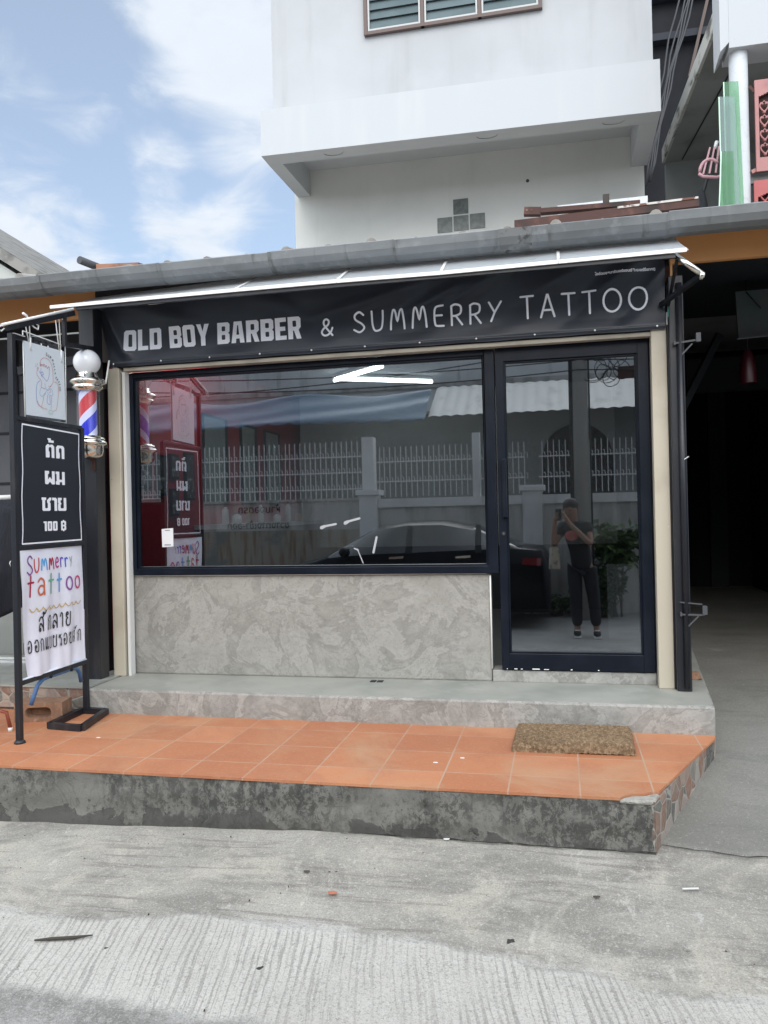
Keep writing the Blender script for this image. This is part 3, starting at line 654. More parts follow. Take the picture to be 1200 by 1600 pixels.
THAI = {
 'ก': (.58, [cat_rom([(.06, 0), (.08, .42), (.14, .58), (.02, .70), (.14, .92), (.34, 1), (.52, .86), (.57, .55), (.58, 0)])]),
 'ล': (.60, [ell(.12, .10, .10, .10, 10), cat_rom([(.03, .14), (.06, .40), (.22, .54), (.42, .40), (.56, .22)]), cat_rom([(.04, .74), (.16, .94), (.36, 1), (.54, .82), (.58, .4), (.58, 0)])]),
 'ส': (.60, [ell(.12, .10, .10, .10, 10), cat_rom([(.03, .14), (.06, .40), (.22, .54), (.42, .40), (.56, .22)]), cat_rom([(.04, .74), (.16, .94), (.36, 1), (.54, .82), (.58, .4), (.58, 0)]), cat_rom([(.46, .92), (.56, 1.02), (.64, 1.16)])]),
 'า': (.36, [cat_rom([(0, .78), (.1, .96), (.24, 1), (.35, .84), (.36, .4), (.36, 0)])]),
 'ย': (.56, [ell(.16, .90, .10, .10, 10), cat_rom([(.06, .88), (.04, .7), (.18, .56), (.06, .46), (.03, .2), (.12, .02), (.34, 0), (.5, .12), (.55, .5), (.56, 1)])]),
 'อ': (.56, [ell(.15, .44, .10, .10, 10), cat_rom([(.04, .74), (.18, .96), (.38, .98), (.53, .78), (.56, .4), (.46, .08), (.26, 0), (.08, .06), (.05, .4)])]),
 'แ': (.52, [[(.03, 1), (.03, .16)], ell(.12, .10, .09, .10, 10), [(.36, 1), (.36, .16)], ell(.45, .10, .09, .10, 10)]),
 'บ': (.56, [ell(.12, .90, .10, .10, 10), cat_rom([(.05, .86), (.03, .4), (.06, .08), (.2, 0), (.4, .0), (.54, .1), (.56, .5), (.56, 1)])]),
 'ร': (.44, [cat_rom([(.02, .72), (.08, .94), (.22, .84), (.38, .98)]), cat_rom([(.06, .80), (.26, .72), (.38, .56), (.36, .14)]), ell(.30, .08, .09, .09, 10)]),
 'ั': (-.18, [ell(-.42, 1.26, .07, .08, 9), cat_rom([(-.36, 1.20), (-.22, 1.24), (-.10, 1.42)])]),
}
def text_mesh(body, S, mat, x, y, width, parent, name='lettering', weight=0, h0=.0015):
    c = bpy.data.curves.new('t', 'FONT'); c.body = body; c.offset = weight
    o = bpy.data.objects.new('t', c); COL.objects.link(o); bpy.context.view_layer.update()
    me = bpy.data.meshes.new_from_object(o); k = width/max(v.co.x for v in me.vertices)
    mb = MB(); mb.add([S(x+v.co.x*k, y+v.co.y*k, h0) for v in me.vertices], [tuple(p.vertices) for p in me.polygons], mat)
    bpy.data.objects.remove(o); bpy.data.curves.remove(c); bpy.data.meshes.remove(me)
    return mb.build(name, parent)
#((-.332,.805,.49),7.5,.27),((-.318,.785,.53),6,.22),((-.335,.85,.41),4,.14),((-.41,.855,.319),4.8,.24),((-.36,.88,.31),5,.2),((-.565,.77,.29),6.5,.36),((-.429,.812,.396),2.8,.24),((-.535,.705,.465),3.2,.17),((-.402,.749,.53),2.6,.2),((-.49,.75,.445),3,.09),PART2
# ================================================================== setting: the ground
def gz(x, y):
    base = .152+min(0, x+1.2)*.035
    t = min(1, max(0, (y+3.4)/1.88)); return max(-.02, base)*t
def rough(x, y): return .006*sin(3.1*x+1.7*y)+.004*sin(7.3*x-5.1*y)
mb = MB()
xs = [-400, -60, -12]+[-8+.4*i for i in range(33)]+[12, 60, 400]; ys = [-400, -60, -9]+[-6+.2*i for i in range(24)]+[0, 60, 400]
vs = [(x, y, gz(x, y) if -9 < x < 6 else 0) for y in ys for x in xs]; nx = len(xs)
mb.add(vs, [(j*nx+i, j*nx+i+1, (j+1)*nx+i+1, (j+1)*nx+i) for j in range(len(ys)-1) for i in range(nx-1)], 'road_concrete', True)
structure(mb.build('road', fix=False))
def jag(x, k=1.0, s=0): return k*(.022*sin(5.3*x+s)+.014*sin(13.7*x+1+s)+.009*sin(31*x+2*s)+.004*sin(67*x+s))
def jag(x, k=1.0, s=0): return k*(.022*sin(5.3*x+s)+.014*sin(13.7*x+1+s)+.009*sin(31*x+2*s)+.004*sin(67*x+s))
def lerp(P, x):
    for (a, b), (c, d) in zip(P, P[1:]):
        if a <= x <= c: return b+(d-b)*(x-a)/(c-a)
    return P[-1][1]
mb = MB()
def apron(u, v):
    x = -8+11*u; y = -1.3-3.2*v
    return (x, y, gz(x, min(y, -1.3))+.008+.5*rough(x, y)*(.3+.7*min(1, v*4)))
mb.grid(150, 40, apron, 'lane_concrete'); structure(mb.build('pavement_apron', fix=False))
def dz(y):
    P = [(-1.6, .15), (-1.45, .158), (-.5, .265), (1, .42), (2, .45), (9, .45)]
    return lerp(P, min(max(y, -1.6), 9))
mb = MB()
def drive(u, v):
    x = .30+4.5*u; e = -1.492+jag(x, .7, 1)+.03*sin(4*x); y = e+(7-e)*v**1.8
    return (x, y, dz(y)+(.016 if v > 0 else -.02)+.3*rough(x, y))
mb.grid(160, 40, drive, 'drive_concrete'); structure(mb.build('driveway', fix=False))

mb = MB()
def crack(xa, xb, fy, n, w):
    vs = []
    for i in range(n+1):
        x = xa+(xb-xa)*i/n; y = fy(x); ww = w*(.5+.5*abs(sin(23*x)))*(.4+.6*sin(pi*(i+.5)/(n+1))); z = gz(x, y)+.0155
        vs += [(x, y-ww, z), (x, y+ww, z+.001)]
    mb.add(vs, [(2*i, 2*i+2, 2*i+3, 2*i+1) for i in range(n)], 'crack_dark')
crack(.39, 3.2, lambda x: -1.492+jag(x, .7, 1)+.03*sin(4*x)-.004, 160, .006)
crack(-1.0, .36, lambda x: -1.535+.006*sin(21*x)+.004*sin(47*x), 90, .004)
structure(mb.build('pavement_crack', fix=False))

# ------------------------------------------------------------------ tiled porch
ZT = .385
t = thing('tiled_porch', 'low terracotta tiled porch with mouldy concrete kerb in front of the shop', 'porch', (0, -1, ZT))
foot = [(-7, -1.525), (.215, -1.525), (.238, -1.492), (.27, -1.468), (.315, -1.462), (.345, -1.438), (.386, -1.418), (.766, -.553), (.777, -.47), (-7, -.45)]
mb = MB(); mb.prism(foot, 'z', ZT-.012, ZT, 'terracotta_tile'); mb.build('tile_floor', t)
kf = [(-7, -1.521), (.352, -1.521), (.377, -1.44), (.765, -.56), (.765, -.44), (-7, -.44)]
mb = MB()
def kerbf(u, v):
    x = -7+7.356*u; z = ZT-.0125-.36*v
    return (x, -1.521-.004*sin(9*x+4*v)-.003*sin(23*x)+.004*sin(17*v+3*x)-.006*v, z)
mb.grid(220, 12, kerbf, 'mouldy_kerb')
mb.prism([(-7, -1.50), (.34, -1.50), (.755, -.56), (.755, -.45), (-7, -.45)], 'z', .0, ZT-.013, 'mouldy_kerb')
mb.build('kerb', t, fix=False)
mb = MB(); mb.hexa([(.352, -1.527, .02), (.765, -.50, .02), (.755, -.47, .02), (.335, -1.515, .02), (.352, -1.527, ZT-.018), (.776, -.50, ZT-.004), (.755, -.47, ZT-.004), (.335, -1.515, ZT-.018)], 'stone_mosaic'); mb.build('mosaic_side', t)
mb = MB()
def chip(u, v):      # the knocked-off tile corner shows rough mortar
    a = .243+.135*u; y0 = -1.523+ .075*u**2; y1 = -1.523+.02+.085*u
    return (a, y0+(max(y1, y0+.002)-y0)*v, ZT-.016-.012*(1-v)*u+.004*sin(40*u+9*v)+.003*sin(90*u*v))
mb.prism([(.212, -1.5265), (.345, -1.5275), (.362, -1.505), (.386, -1.425), (.345, -1.441), (.315, -1.465), (.27, -1.471), (.238, -1.495)], 'z', ZT-.026, ZT-.007, 'broken_concrete'); mb.build('broken_corner', t, bevel=.008)

# ------------------------------------------------------------------ the shop
t = thing('shop_building', 'single storey barber and tattoo shop with black framed window over a polished cement wall', 'shop', (-1.2, 0, .536))
SHOP = t
mb = MB(); mb.prism([(-2.945, -.488), (.777, -.508), (.80, -.25), (.94, 1.28), (1.02, 2.2), (-2.945, 2.2)], 'z', .30, .536, 'cement_step')
o = mb.build('step', t, bevel=.012)
mb = MB(); mb.prism([(-2.93, -.474), (.764, -.494), (.787, -.25), (.927, 1.27), (1.0, 2.2), (-2.93, 2.2)], 'z', .53, .5385, 'cement_top'); mb.build('step_top', t)
mb = MB(); mb.box(-2.95, -.437, -.004, .15, .537, 1.214, 'cement_wall'); mb.build('cement_wall', t, bevel=.012)
mb = MB(); mb.box(-.434, .54, -.012, .15, .537, .611, 'cement_step'); mb.build('threshold', t, bevel=.006)
mb = MB(); mb.tube([(-2.94, -.012, 1.213), (-.46, -.012, 1.217)], .006, 'sealant'); mb.tube([(-.436, -.012, 1.2), (-.436, -.012, .62)], .005, 'sealant'); mb.build('sealant_bead', t)
# window
Z0, Z1 = 1.216, 2.602
mb = MB()
def frame(mb, x0, x1, z0, z1, gx0, gx1, gz0, gz1, y0, y1, mat, lip=.012):
    mb.box(x0, gx0-lip, y0, y1, z0, z1, mat); mb.box(gx1+lip, x1, y0, y1, z0, z1, mat)
    mb.box(gx0-lip, gx1+lip, y0, y1, z0, gz0-lip, mat); mb.box(gx0-lip, gx1+lip, y0, y1, gz1+lip, z1, mat)
    a, b = y0+.014, y1-.005                     # inner bead
    mb.box(gx0-lip, gx0, a, b, gz0-lip, gz1+lip, mat); mb.box(gx1, gx1+lip, a, b, gz0-lip, gz1+lip, mat)
    mb.box(gx0, gx1, a, b, gz0-lip, gz0, mat); mb.box(gx0, gx1, a, b, gz1, gz1+lip, mat)
frame(mb, -2.93, -.381, Z0, Z1, -2.832, -.456, 1.274, 2.558, -.032, .03, 'black_alu')
win = mb.build('window', t, bevel=.003)
mb = MB(); mb.box(-2.836, -.452, .006, .012, 1.27, 2.562, 'tinted_glass'); mb.build('pane', win)
mb = MB(); mb.box(-2.80, -.47, -.016, -.012, 1.268, 1.274, 'white_alu'); mb.build('sill_edge', win)
# door
mb = MB(); frame(mb, -.374, .533, .618, 2.616, -.314, .456, .730, 2.512, -.026, .024, 'black_alu'); door = mb.build('door', t, bevel=.003)
mb = MB(); mb.box(-.318, .460, .004, .010, .726, 2.516, 'tinted_glass'); mb.build('pane', door)
mb = MB(); mb.box(-.345, -.318, -.058, -.028, 1.56, 1.92, 'black_alu'); mb.box(-.340, -.322, -.03, -.024, 1.58, 1.60, 'black_alu'); mb.build('handle', door, bevel=.006)
mb = MB(); mb.tube([(-.345, -.026, 1.46), (-.345, -.033, 1.46)], .014, 'black_steel', 16); mb.tube([(-.345, -.033, 1.46), (-.345, -.035, 1.46)], .007, 'chrome', 12); mb.build('lock', door)
mb = MB(); mb.box(-.378, .54, -.02, .03, 2.62, 2.64, 'black_alu'); mb.box(.537, .545, -.02, .03, .612, 2.62, 'black_alu'); mb.build('door_frame', t)
# scuffs of white sealant on the bottom rail
for (x, w) in ((-.30, .02), (-.26, .012), (-.19, .045), (-.12, .03), (.04, .01), (.2, .008), (-.345, .006)): mb = MB(); mb.box(x, x+w, -.028, -.025, .621, .625+random.random()*.004, 'sealant'); mb.build('sealant_spot', door)
# posts and trim
for x0, x1, zt in ((-2.992, -2.905, 2.63), (.541, .628, 2.66)):
    mb = MB(); mb.box(x0, x1, -.105, -.02, .5386, zt, 'cream_post'); mb.build('door_post', t, bevel=.005)
mb = MB(); mb.box(-2.893, -2.872, -.085, -.03, .539, 2.605, 'white_paint'); mb.box(-2.903, -2.8935, -.06, -.03, .539, 2.6, 'black_alu'); mb.build('white_jamb', t)
mb = MB(); mb.box(-2.872, .540, -.10, -.04, 2.606, 2.63, 'head_trim'); mb.box(-2.905, .540, -.085, -.02, 2.6305, 2.66, 'old_wood'); mb.build('head_trim', t)
mb = MB(); mb.box(-3.0, .64, -.02, .2, 2.661, 3.05, 'purlin'); mb.build('lintel', t)
# black steel posts
for (x0, x1, y0, y1, lab) in ((-3.105, -2.996, -.255, -.15, 'black square steel post left of the window behind the barber pole'), (.636, .716, -.165, -.085, 'black steel post with old hinge brackets right of the door')):
    right = x0 > 0
    p = thing('steel_post', lab, 'post', ((x0+x1)/2, (y0+y1)/2, .5386), 'black posts either side of the shop front')
    mb = MB(); mb.box(x0, x1, y0, y1, .5386, 3.02 if not right else 2.93, 'black_steel'); mb.build('shaft', p, bevel=.004)
    if right:
        mb = MB(); mb.tube([(.69, -.18, .56), (.69, -.18, 2.88)], .018, 'black_steel', 10); mb.build('round_bar', p)
        mb = MB(); mb.box(.630, .6355, -.12, -.06, .5386, 2.9, 'black_steel'); mb.build('flat_bar', p)
        for z, dz2 in ((2.535, .0), (.985, -.03)):
            mb = MB(); mb.bar((.66, -.19, z), (.79, -.19, z+.012+dz2*.5), .012, .010, 'cable_grey'); mb.bar((.69, -.19, z-.075), (.755, -.19, z-.008), .010, .008, 'cable_grey')
            mb.box(.775, .800, -.205, -.175, z, z+.05, 'cable_grey')
            if z < 1: mb.bar((.655, -.19, z+.07), (.775, -.19, z+.058), .009, .007, 'cable_grey')
            mb.box(.655, .665, -.2, -.16, z-.01, z+.012, 'cable_grey'); mb.build('bracket', p)
        mb = MB(); mb.bar((.685, -.185, 1.86), (.72, -.2, 1.885), .012, .004, 'white_paint'); mb.build('torn_label', p)
        mb = MB(); mb.box(.628, .70, -.075, -.03, 2.70, 3.02, 'rust'); mb.build('timber_packer', p)
# fascia, purlin, roof
mb = MB(); mb.box(-8, -3.06, -.11, -.07, 2.985, 3.25, 'orange_fascia'); mb.build('fascia', t)
mb = MB(); mb.box(.655, 4, -.11, -.07, 3.015, 3.25, 'orange_fascia'); mb.build('fascia', t)
mb = MB(); mb.box(-3.06, .655, -.12, -.08, 3.052, 3.25, 'purlin'); mb.build('soffit_board', t)
mb = MB(); mb.box(.655, .668, -.113, -.10, 2.93, 3.2, 'orange_fascia'); mb.build('fascia_joint', t)
mb = MB()
def roof(u, v):
    x = -8+13*u; y = -.47+4.3*v
    return (x, y, 3.155+.225*4.3*v+.014*abs(sin(pi*x/.26)))
mb.grid(420, 4, roof, 'roof_tile')
for i in range(48):
    x = -7.8+.26*i+.02*random.random(); h = random.choice((.0, .0, .008, .02)); mb.tube([(x, -.49, 3.150+h), (x, .3, 3.33+h)], .034, 'roof_tile', 12)
mb.build('roof', t, fix=False)
# inside
mb = MB(); mb.box(-3.125, -3.096, .0, 4.36, .545, 3.04, 'dark_wall'); mb.build('outer_wall', t)
mb = MB(); mb.box(-3.095, -3.06, .06, 4.3, .56, 3.0, 'room_red'); mb.build('inner_wall', t)
mb = MB(); mb.box(-3.12, .62, 4.3, 4.36, .56, 3.0, 'room_dark'); mb.box(.60, .64, .03, 4.3, .545, 3.0, 'room_dark'); mb.box(-3.058, .598, 3.2, 3.26, .6, 1.25, 'room_dark'); mb.build('inner_wall', t)
mb = MB(); mb.box(-3.12, .64, .05, 4.36, 3.0, 3.04, 'room_ceiling'); mb.build('ceiling', t)
mb = MB(); mb.box(-3.06, .60, .151, 4.3, .545, .60, 'room_floor'); mb.build('floor', t)

# things inside the shop
def tube_lamp(p, q, lab):
    p, q = Vector(p), Vector(q); r = thing('tube_lamp', lab, 'lamp', (p+q)/2, 'fluorescent tubes under the shop ceiling')
    d = (q-p).normalized()
    mb = MB(); mb.tube([p, q], .016, 'tube_glow_fill' if p.y < 1 else 'tube_glow', 12); mb.build('tube', r)
    mb = MB(); mb.bar(p+Vector((0, 0, .035)), q+Vector((0, 0, .035)), .05, .026, 'white_alu'); mb.build('batten', r, bevel=.003)
tube_lamp((-2.17, 2.66, 2.94), (-1.55, 2.08, 2.94), 'glowing fluorescent tube running back to front behind the window')
tube_lamp((-2.09, 2.60, 2.94), (-1.25, 3.08, 2.94), 'glowing fluorescent tube lying across the room behind the window')
tube_lamp((-2.45, .55, 2.94), (-2.45, 1.45, 2.94), 'unseen fluorescent tube brightening the red inner wall near the window')  # kept out of view and made stronger to brighten the red wall
for k, (y0, y1) in enumerate(((1.50, 1.98), (2.35, 2.72), (3.0, 3.42))):
    m = thing('wall_mirror', ('tall barber mirror on the red wall nearest the shop window', 'narrow barber mirror between two others on the red wall', 'tall barber mirror on the red wall deepest in the shop')[k], 'mirror', (-3.05, (y0+y1)/2, 2.0), 'barber mirrors on the red wall')
    mb = MB(); mb.box(-3.058, -3.045, y0, y1, 1.74, 2.50, 'mirror_glass'); mb.build('mirror', m)
    mb = MB()
    for a in ((y0-.02, y0, 1.72, 2.52), (y1, y1+.02, 1.72, 2.52), (y0, y1, 1.72, 1.74), (y0, y1, 2.50, 2.52)): mb.box(-3.058, -3.035, *a, 'black_alu')
    mb.build('frame', m)
ct = thing('barber_counter', 'pale counter shelf along the red wall with bottles on it', 'counter', (-2.9, 2.8, 1.55))
mb = MB(); mb.box(-3.058, -2.72, 1.3, 4.2, 1.50, 1.54, 'counter_white'); mb.build('top', ct); mb = MB(); mb.box(-3.058, -2.8, 1.35, 4.15, .62, 1.50, 'room_dark'); mb.build('cabinet', ct)
BL = ['white spray bottle', 'squat white tub', 'amber tonic bottle', 'slim white bottle', 'small white jar', 'tall white bottle', 'round amber jar']
for i, (y, h, r, m) in enumerate(((1.5, .17, .03, 'bottle_white'), (1.75, .10, .045, 'bottle_white'), (2.05, .16, .03, 'bottle_amber'), (2.35, .20, .028, 'bottle_white'), (2.8, .09, .04, 'bottle_white'), (3.15, .22, .03, 'bottle_white'), (3.5, .1, .045, 'bottle_amber'))):
    b = thing('bottle', BL[i]+' on the barber counter inside the window', 'bottle', (-2.86, y, 1.54), 'bottles on the barber counter')
    mb = MB(); mb.lathe([(0, 0), (r, 0), (r, h*.7), (r*.4, h*.85), (r*.4, h*.9)], (-2.86, y, 1.54), m, 14); mb.build('body', b)
    mb = MB(); mb.lathe([(0, h*.88), (r*.45, h*.88), (r*.45, h), (0, h)], (-2.86, y, 1.54), 'black_alu', 12); mb.build('cap', b)
for k, (y0, y1, z0, z1) in enumerate(((.42, .56, 1.83, 2.12), (.66, .80, 1.78, 2.10), (.86, .99, 1.62, 1.84), (.86, 1.0, 1.92, 2.12), (1.12, 1.28, 1.75, 2.15))):
    m = thing('framed_photo', ('tall dark framed print on the red wall nearest the window frame', 'dark framed print second from the window on the red wall', 'small lower dark framed print on the red wall', 'small upper dark framed print on the red wall', 'large dark framed print beside the first mirror')[k], 'picture', (-3.05, (y0+y1)/2, (z0+z1)/2), 'framed prints on the red wall')
    mb = MB(); mb.box(-3.058, -3.035, y0, y1, z0, z1, 'black_alu'); mb.build('frame', m); mb = MB(); mb.box(-3.034, -3.032, y0+.015, y1-.015, z0+.02, z1-.02, 'photo_print'); mb.build('print', m)
c = MB(); c.hexa([(-2.668, .001, 1.405), (-2.585, .001, 1.41), (-2.585, .004, 1.41), (-2.668, .004, 1.405), (-2.67, .001, 1.53), (-2.586, .001, 1.535), (-2.586, .004, 1.535), (-2.67, .004, 1.53)], 'card_white')
t2 = thing('window_card', 'small white card stuck to the lower left of the shop window', 'card', (-2.63, .002, 1.47)); c.build('card', t2)
mb = MB(); mb.box(-2.645, -2.608, -.0005, .0005, 1.518, 1.523, 'print_grey'); mb.build('printing', t2); mb = MB(); mb.box(-2.65, -2.603, -.0005, .0005, 1.418, 1.424, 'print_grey'); mb.build('printing', t2)
t2 = thing('white_board', 'pale board leaning inside the shop behind the door glass', 'board', (.46, 1.3, .6))
mb = MB(); mb.hexa([(.34, 1.30, .602), (.565, 1.30, .602), (.565, 1.32, .602), (.34, 1.32, .602), (.34, 1.38, 1.17), (.565, 1.38, 1.17), (.565, 1.40, 1.17), (.34, 1.40, 1.17)], 'counter_white'); mb.build('panel', t2)
# hair-clippers and comb hung up behind the glass
for k, (x, z, a, lab) in enumerate(((-1.17, 1.40, 75, 'white comb sticker on the inside of the window'), (-1.48, 1.53, 8, 'small white clipper sticker on the window, left of the comb'), (-1.27, 1.33, 110, 'white razor sticker on the window between the clipper and the comb'), (-1.32, 1.56, 12, 'white scissors sticker high on the window over the razor'))):
    t2 = thing('window_sticker', lab, 'sticker', (x, .003, z), 'white tool stickers on the window')
    L2 = Lettering(lambda u, v, h, x=x, z=z, a=radians(a): (x+u*cos(a)-v*sin(a), .003-h*.2, z+u*sin(a)+v*cos(a)))
    L2.stroke([(-.05, 0), (.05, .003)], .014 if k != 2 else .006, 'print_light')
    if k in (1, 3): L2.stroke([(-.05, -.006), (-.03, .0)], .02, 'print_light')
    if k == 2: L2.stroke([(.04, 0), (.06, .02)], .008, 'print_light')
    L2.build('print', t2)

# ------------------------------------------------------------------ gutter
g = thing('gutter', 'long weathered galvanised gutter along the tiled roof edge', 'gutter', (-1, -.5, 3.1))
mb = MB()
PR = [(-.512, 3.172), (-.505, 3.178), (-.498, 3.172), (-.488, 3.13), (-.462, 3.108), (-.425, 3.092), (-.38, 3.09), (-.36, 3.10), (-.355, 3.17), (-.345, 3.17), (-.345, 3.09), (-.372, 3.078), (-.425, 3.08), (-.470, 3.098), (-.498, 3.13)]
def seg(x0, x1, k=0): mb.prism([(y, z+k) for y, z in PR], 'x', x0, x1, 'galvanised')
JO = [-8, -4.6, -3.22, -2.38, -1.66, -.9, -.02, .605]
for a, b in zip(JO, JO[1:]): seg(a, b, .0025*sin(a*3))
seg(.605, 2.2, .006); seg(2.2, 5, .0)
mb.build('channel', g)
def strap(x0, x1, gr, mat, nm):
    mb = MB(); P2 = [(y-gr if y < -.40 else y, z-gr*.6 if z < 3.13 else z+.001) for y, z in [PR[0], PR[14], PR[13], PR[12], PR[11]]]
    n = len(P2); mb.add([(x0, y, z) for y, z in P2]+[(x1, y, z) for y, z in P2], [(i, i+1, n+i+1, n+i) for i in range(n-1)], mat); mb.build(nm, g, fix=False)
for x in JO[1:]: strap(x-.009, x+.007+.004*sin(x*7), .005, 'strap_grey', 'joint_strap')
strap(-.30, -.12, .005, 'rubber_patch', 'patch')

# ------------------------------------------------------------------ awning
a = thing('awning', 'narrow translucent white sheet awning tilted over the black banner', 'awning', (-1.2, -.3, 3.0))
def az(x): return 3.094+.074*min(1, max(0, (x+3.07)/2.2))**.8
BX = [-3.07, -1.85, -1.22, -.62, .02, .655]
def asurf(x, v, h=0):
    yb, yf = -.18, -.60
    zb = az(x); zf = 2.938+.004*sin(3*x)
    return (x+(.03*v if x > .6 else 0)-(.0 if x > -3 else 0), yb+(yf-yb)*v, zb+(zf-zb)*v-.012*sin(pi*v)*.6+h)
for i in range(5):
    x0, x1 = BX[i]+.001, BX[i+1]-.001; mb = MB()
    n, m = 14, 5; vs = []
    for h in (0, -.005):
        vs += [asurf(x0+(x1-x0)*p/n, q/m, h+.0015*(i % 2)+.002*sin(9*(x0+(x1-x0)*p/n))*(q/m)) for q in range(m+1) for p in range(n+1)]
    K = (n+1)*(m+1)
    fs = [(q*(n+1)+p, q*(n+1)+p+1, (q+1)*(n+1)+p+1, (q+1)*(n+1)+p) for q in range(m) for p in range(n)]
    fs += [tuple(K+k for k in f[::-1]) for f in fs]
    per = [p for p in range(n+1)]+[q*(n+1)+n for q in range(1, m+1)]+[m*(n+1)+p for p in range(n-1, -1, -1)]+[q*(n+1) for q in range(m-1, 0, -1)]
    fs += [(per[k], per[(k+1) % len(per)], K+per[(k+1) % len(per)], K+per[k]) for k in range(len(per))]
    mb.add(vs, fs, 'awning_sheet'); mb.build('sheet', a)
    mb = MB(); mb.bar((x0, -.603, 2.934+.004*sin(3*x0)), (x1+(.02 if i == 4 else 0), -.603, 2.934+.004*sin(3*x1)), .012, .020, 'white_alu'); mb.build('edge_strip', a)
    if i: mb = MB(); p0, p1 = asurf(x0, 0.02, .003), asurf(x0, .98, .004); mb.bar(p0, p1, .016, .004, 'white_alu'); mb.build('joint_strip', a)
mb = MB(); mb.bar((-2.9, -.585, 2.915), (.62, -.585, 2.915), .02, .02, 'black_steel'); mb.build('rail', a)
mb = MB(); mb.bar((-2.42, -.57, 2.912), (-1.85, -.575, 2.922), .014, .012, 'white_alu'); mb.build('loose_strip', a)
mb = MB(); mb.tube([(.62, -.57, 2.925), (.747, -.6, 2.806)], .016, 'chrome', 12); mb.tube([(.735, -.6, 2.80), (.757, -.6, 2.796)], .022, 'chrome', 12); mb.bar((.745, -.6, 2.80), (.60, -.14, 2.775), .028, .022, 'black_steel'); mb.bar((.635, -.56, 2.92), (.635, -.15, 2.76), .016, .016, 'black_steel'); mb.build('folding_arm', a)
mb = MB(); mb.tube([(-2.9, -1.27, 2.660), (-2.9, -.62, 2.905)], .008, 'white_alu', 10); mb.tube([(-2.9, -1.275, 2.655), (-2.9, -1.30, 2.636), (-2.9, -1.275, 2.625), (-2.9, -1.25, 2.645)], .004, 'white_alu', 6)
mb.bar((-2.91, -1.22, 2.655), (-2.91, -.60, 2.885), .02, .03, 'black_steel'); mb.bar((-2.91, -.70, 2.84), (-2.91, -.70, 2.66), .022, .022, 'black_steel'); mb.build('folding_arm', a)
mb = MB(); mb.box(.35, .60, -.20, -.16, 3.135, 3.15, 'teal_sheet'); mb.build('teal_packing', a); mb = MB(); mb.hexa([(.628, -.16, 2.69), (.655, -.16, 2.72), (.655, -.15, 2.72), (.628, -.15, 2.69), (.632, -.16, 2.76), (.662, -.16, 2.775), (.662, -.15, 2.775), (.632, -.15, 2.76)], 'teal_sheet'); mb.build('teal_packing', a)

# ------------------------------------------------------------------ banner
b = thing('shop_banner', 'long black cloth banner reading OLD BOY BARBER & SUMMERRY TATTOO above the window', 'banner', (-1.2, -.13, 2.64))
def fold(x, z):
    f = .004*sin(5*x+2*z)+.003*sin(11*x-14*z)
    for (cx, cz, an, w, am) in ((.35, 2.95, 38, .05, .012), (.05, 2.98, 30, .06, .010), (-.45, 2.98, 32, .05, .012), (-1.0, 2.97, 18, .05, .010), (-1.75, 2.95, 150, .07, .009), (-2.5, 2.93, 160, .06, .009), (.55, 2.9, 48, .04, .010), (-.7, 2.93, 25, .04, .008), (-2.9, 2.85, 115, .04, .012), (-1.3, 2.9, 12, .05, .006)):
        d = -(x-cx)*sin(radians(an))+(z-cz)*cos(radians(an)); l = (x-cx)*cos(radians(an))+(z-cz)*sin(radians(an))
        f += 1.9*am*math.exp(-(d/w)**2)*math.exp(-(l/.30)**2)
    return f*min(1, max(0, (z-2.64)/.08))+.004*math.exp(-((z-2.655)/.008)**2)
def bsurf(x, z, h=0):
    lean = (z-2.64)*.02
    return (x-(3.06-2.95)*0, -.122-fold(x, z)-lean-h, z)
mb = MB()
def bgrid(u, v):
    z = 2.637+.43*v; xl = -2.955-.08*v; x = xl+(.622-xl)*u
    return bsurf(x, z-.008*math.sin(pi*u*9)**2*(1-v)*.4)
mb.grid(620, 90, bgrid, 'banner_cloth')
mb.build('cloth', b, fix=False)
T = Lettering(bsurf, .0025); xe = T.block('OLD BOY BARBER', -2.845, 2.735, .140, 'vinyl_white', adv=.085, sx=1.035, space=.32)
print('banner end', xe); T.build('block_lettering', b)
T = Lettering(bsurf, .0025)
T.glyphs('&', HAND, -1.455, 2.742, .100, .0125, 'vinyl_white'); T.build('hand_lettering', b); T = Lettering(bsurf, .0025)
xe = T.glyphs('SUMMERRY', HAND, -1.245, 2.748, .122, .0125, 'vinyl_white', adv=.415, jitter=0); print('summerry', xe); T.build('hand_lettering', b); T = Lettering(bsurf, .0025)
xe = T.glyphs('TATTOO', HAND, -.205, 2.757, .128, .0125, 'vinyl_white', adv=.35); print('tattoo', xe)
T.build('hand_lettering', b)
text_mesh('โอล์ดบอยบาร์เบอร์แอนด์ซัมเมอร์รี่แทททู', bsurf, 'vinyl_white', .232, 2.978, .338, b, 'small_lettering', .045, .003)
for k in range(11):
    x = -2.93+.3505*k; p = bsurf(x, 2.655, .002); mb = MB(); mb.ball(p, .0065, 'eyelet_metal', 10, 6, (1, .5, 1)); mb.build('eyelet', b)
mb = MB(); mb.box(.626, .632, -.13, -.10, 2.66, 2.73, 'white_paint'); mb.build('tie_tag', b)
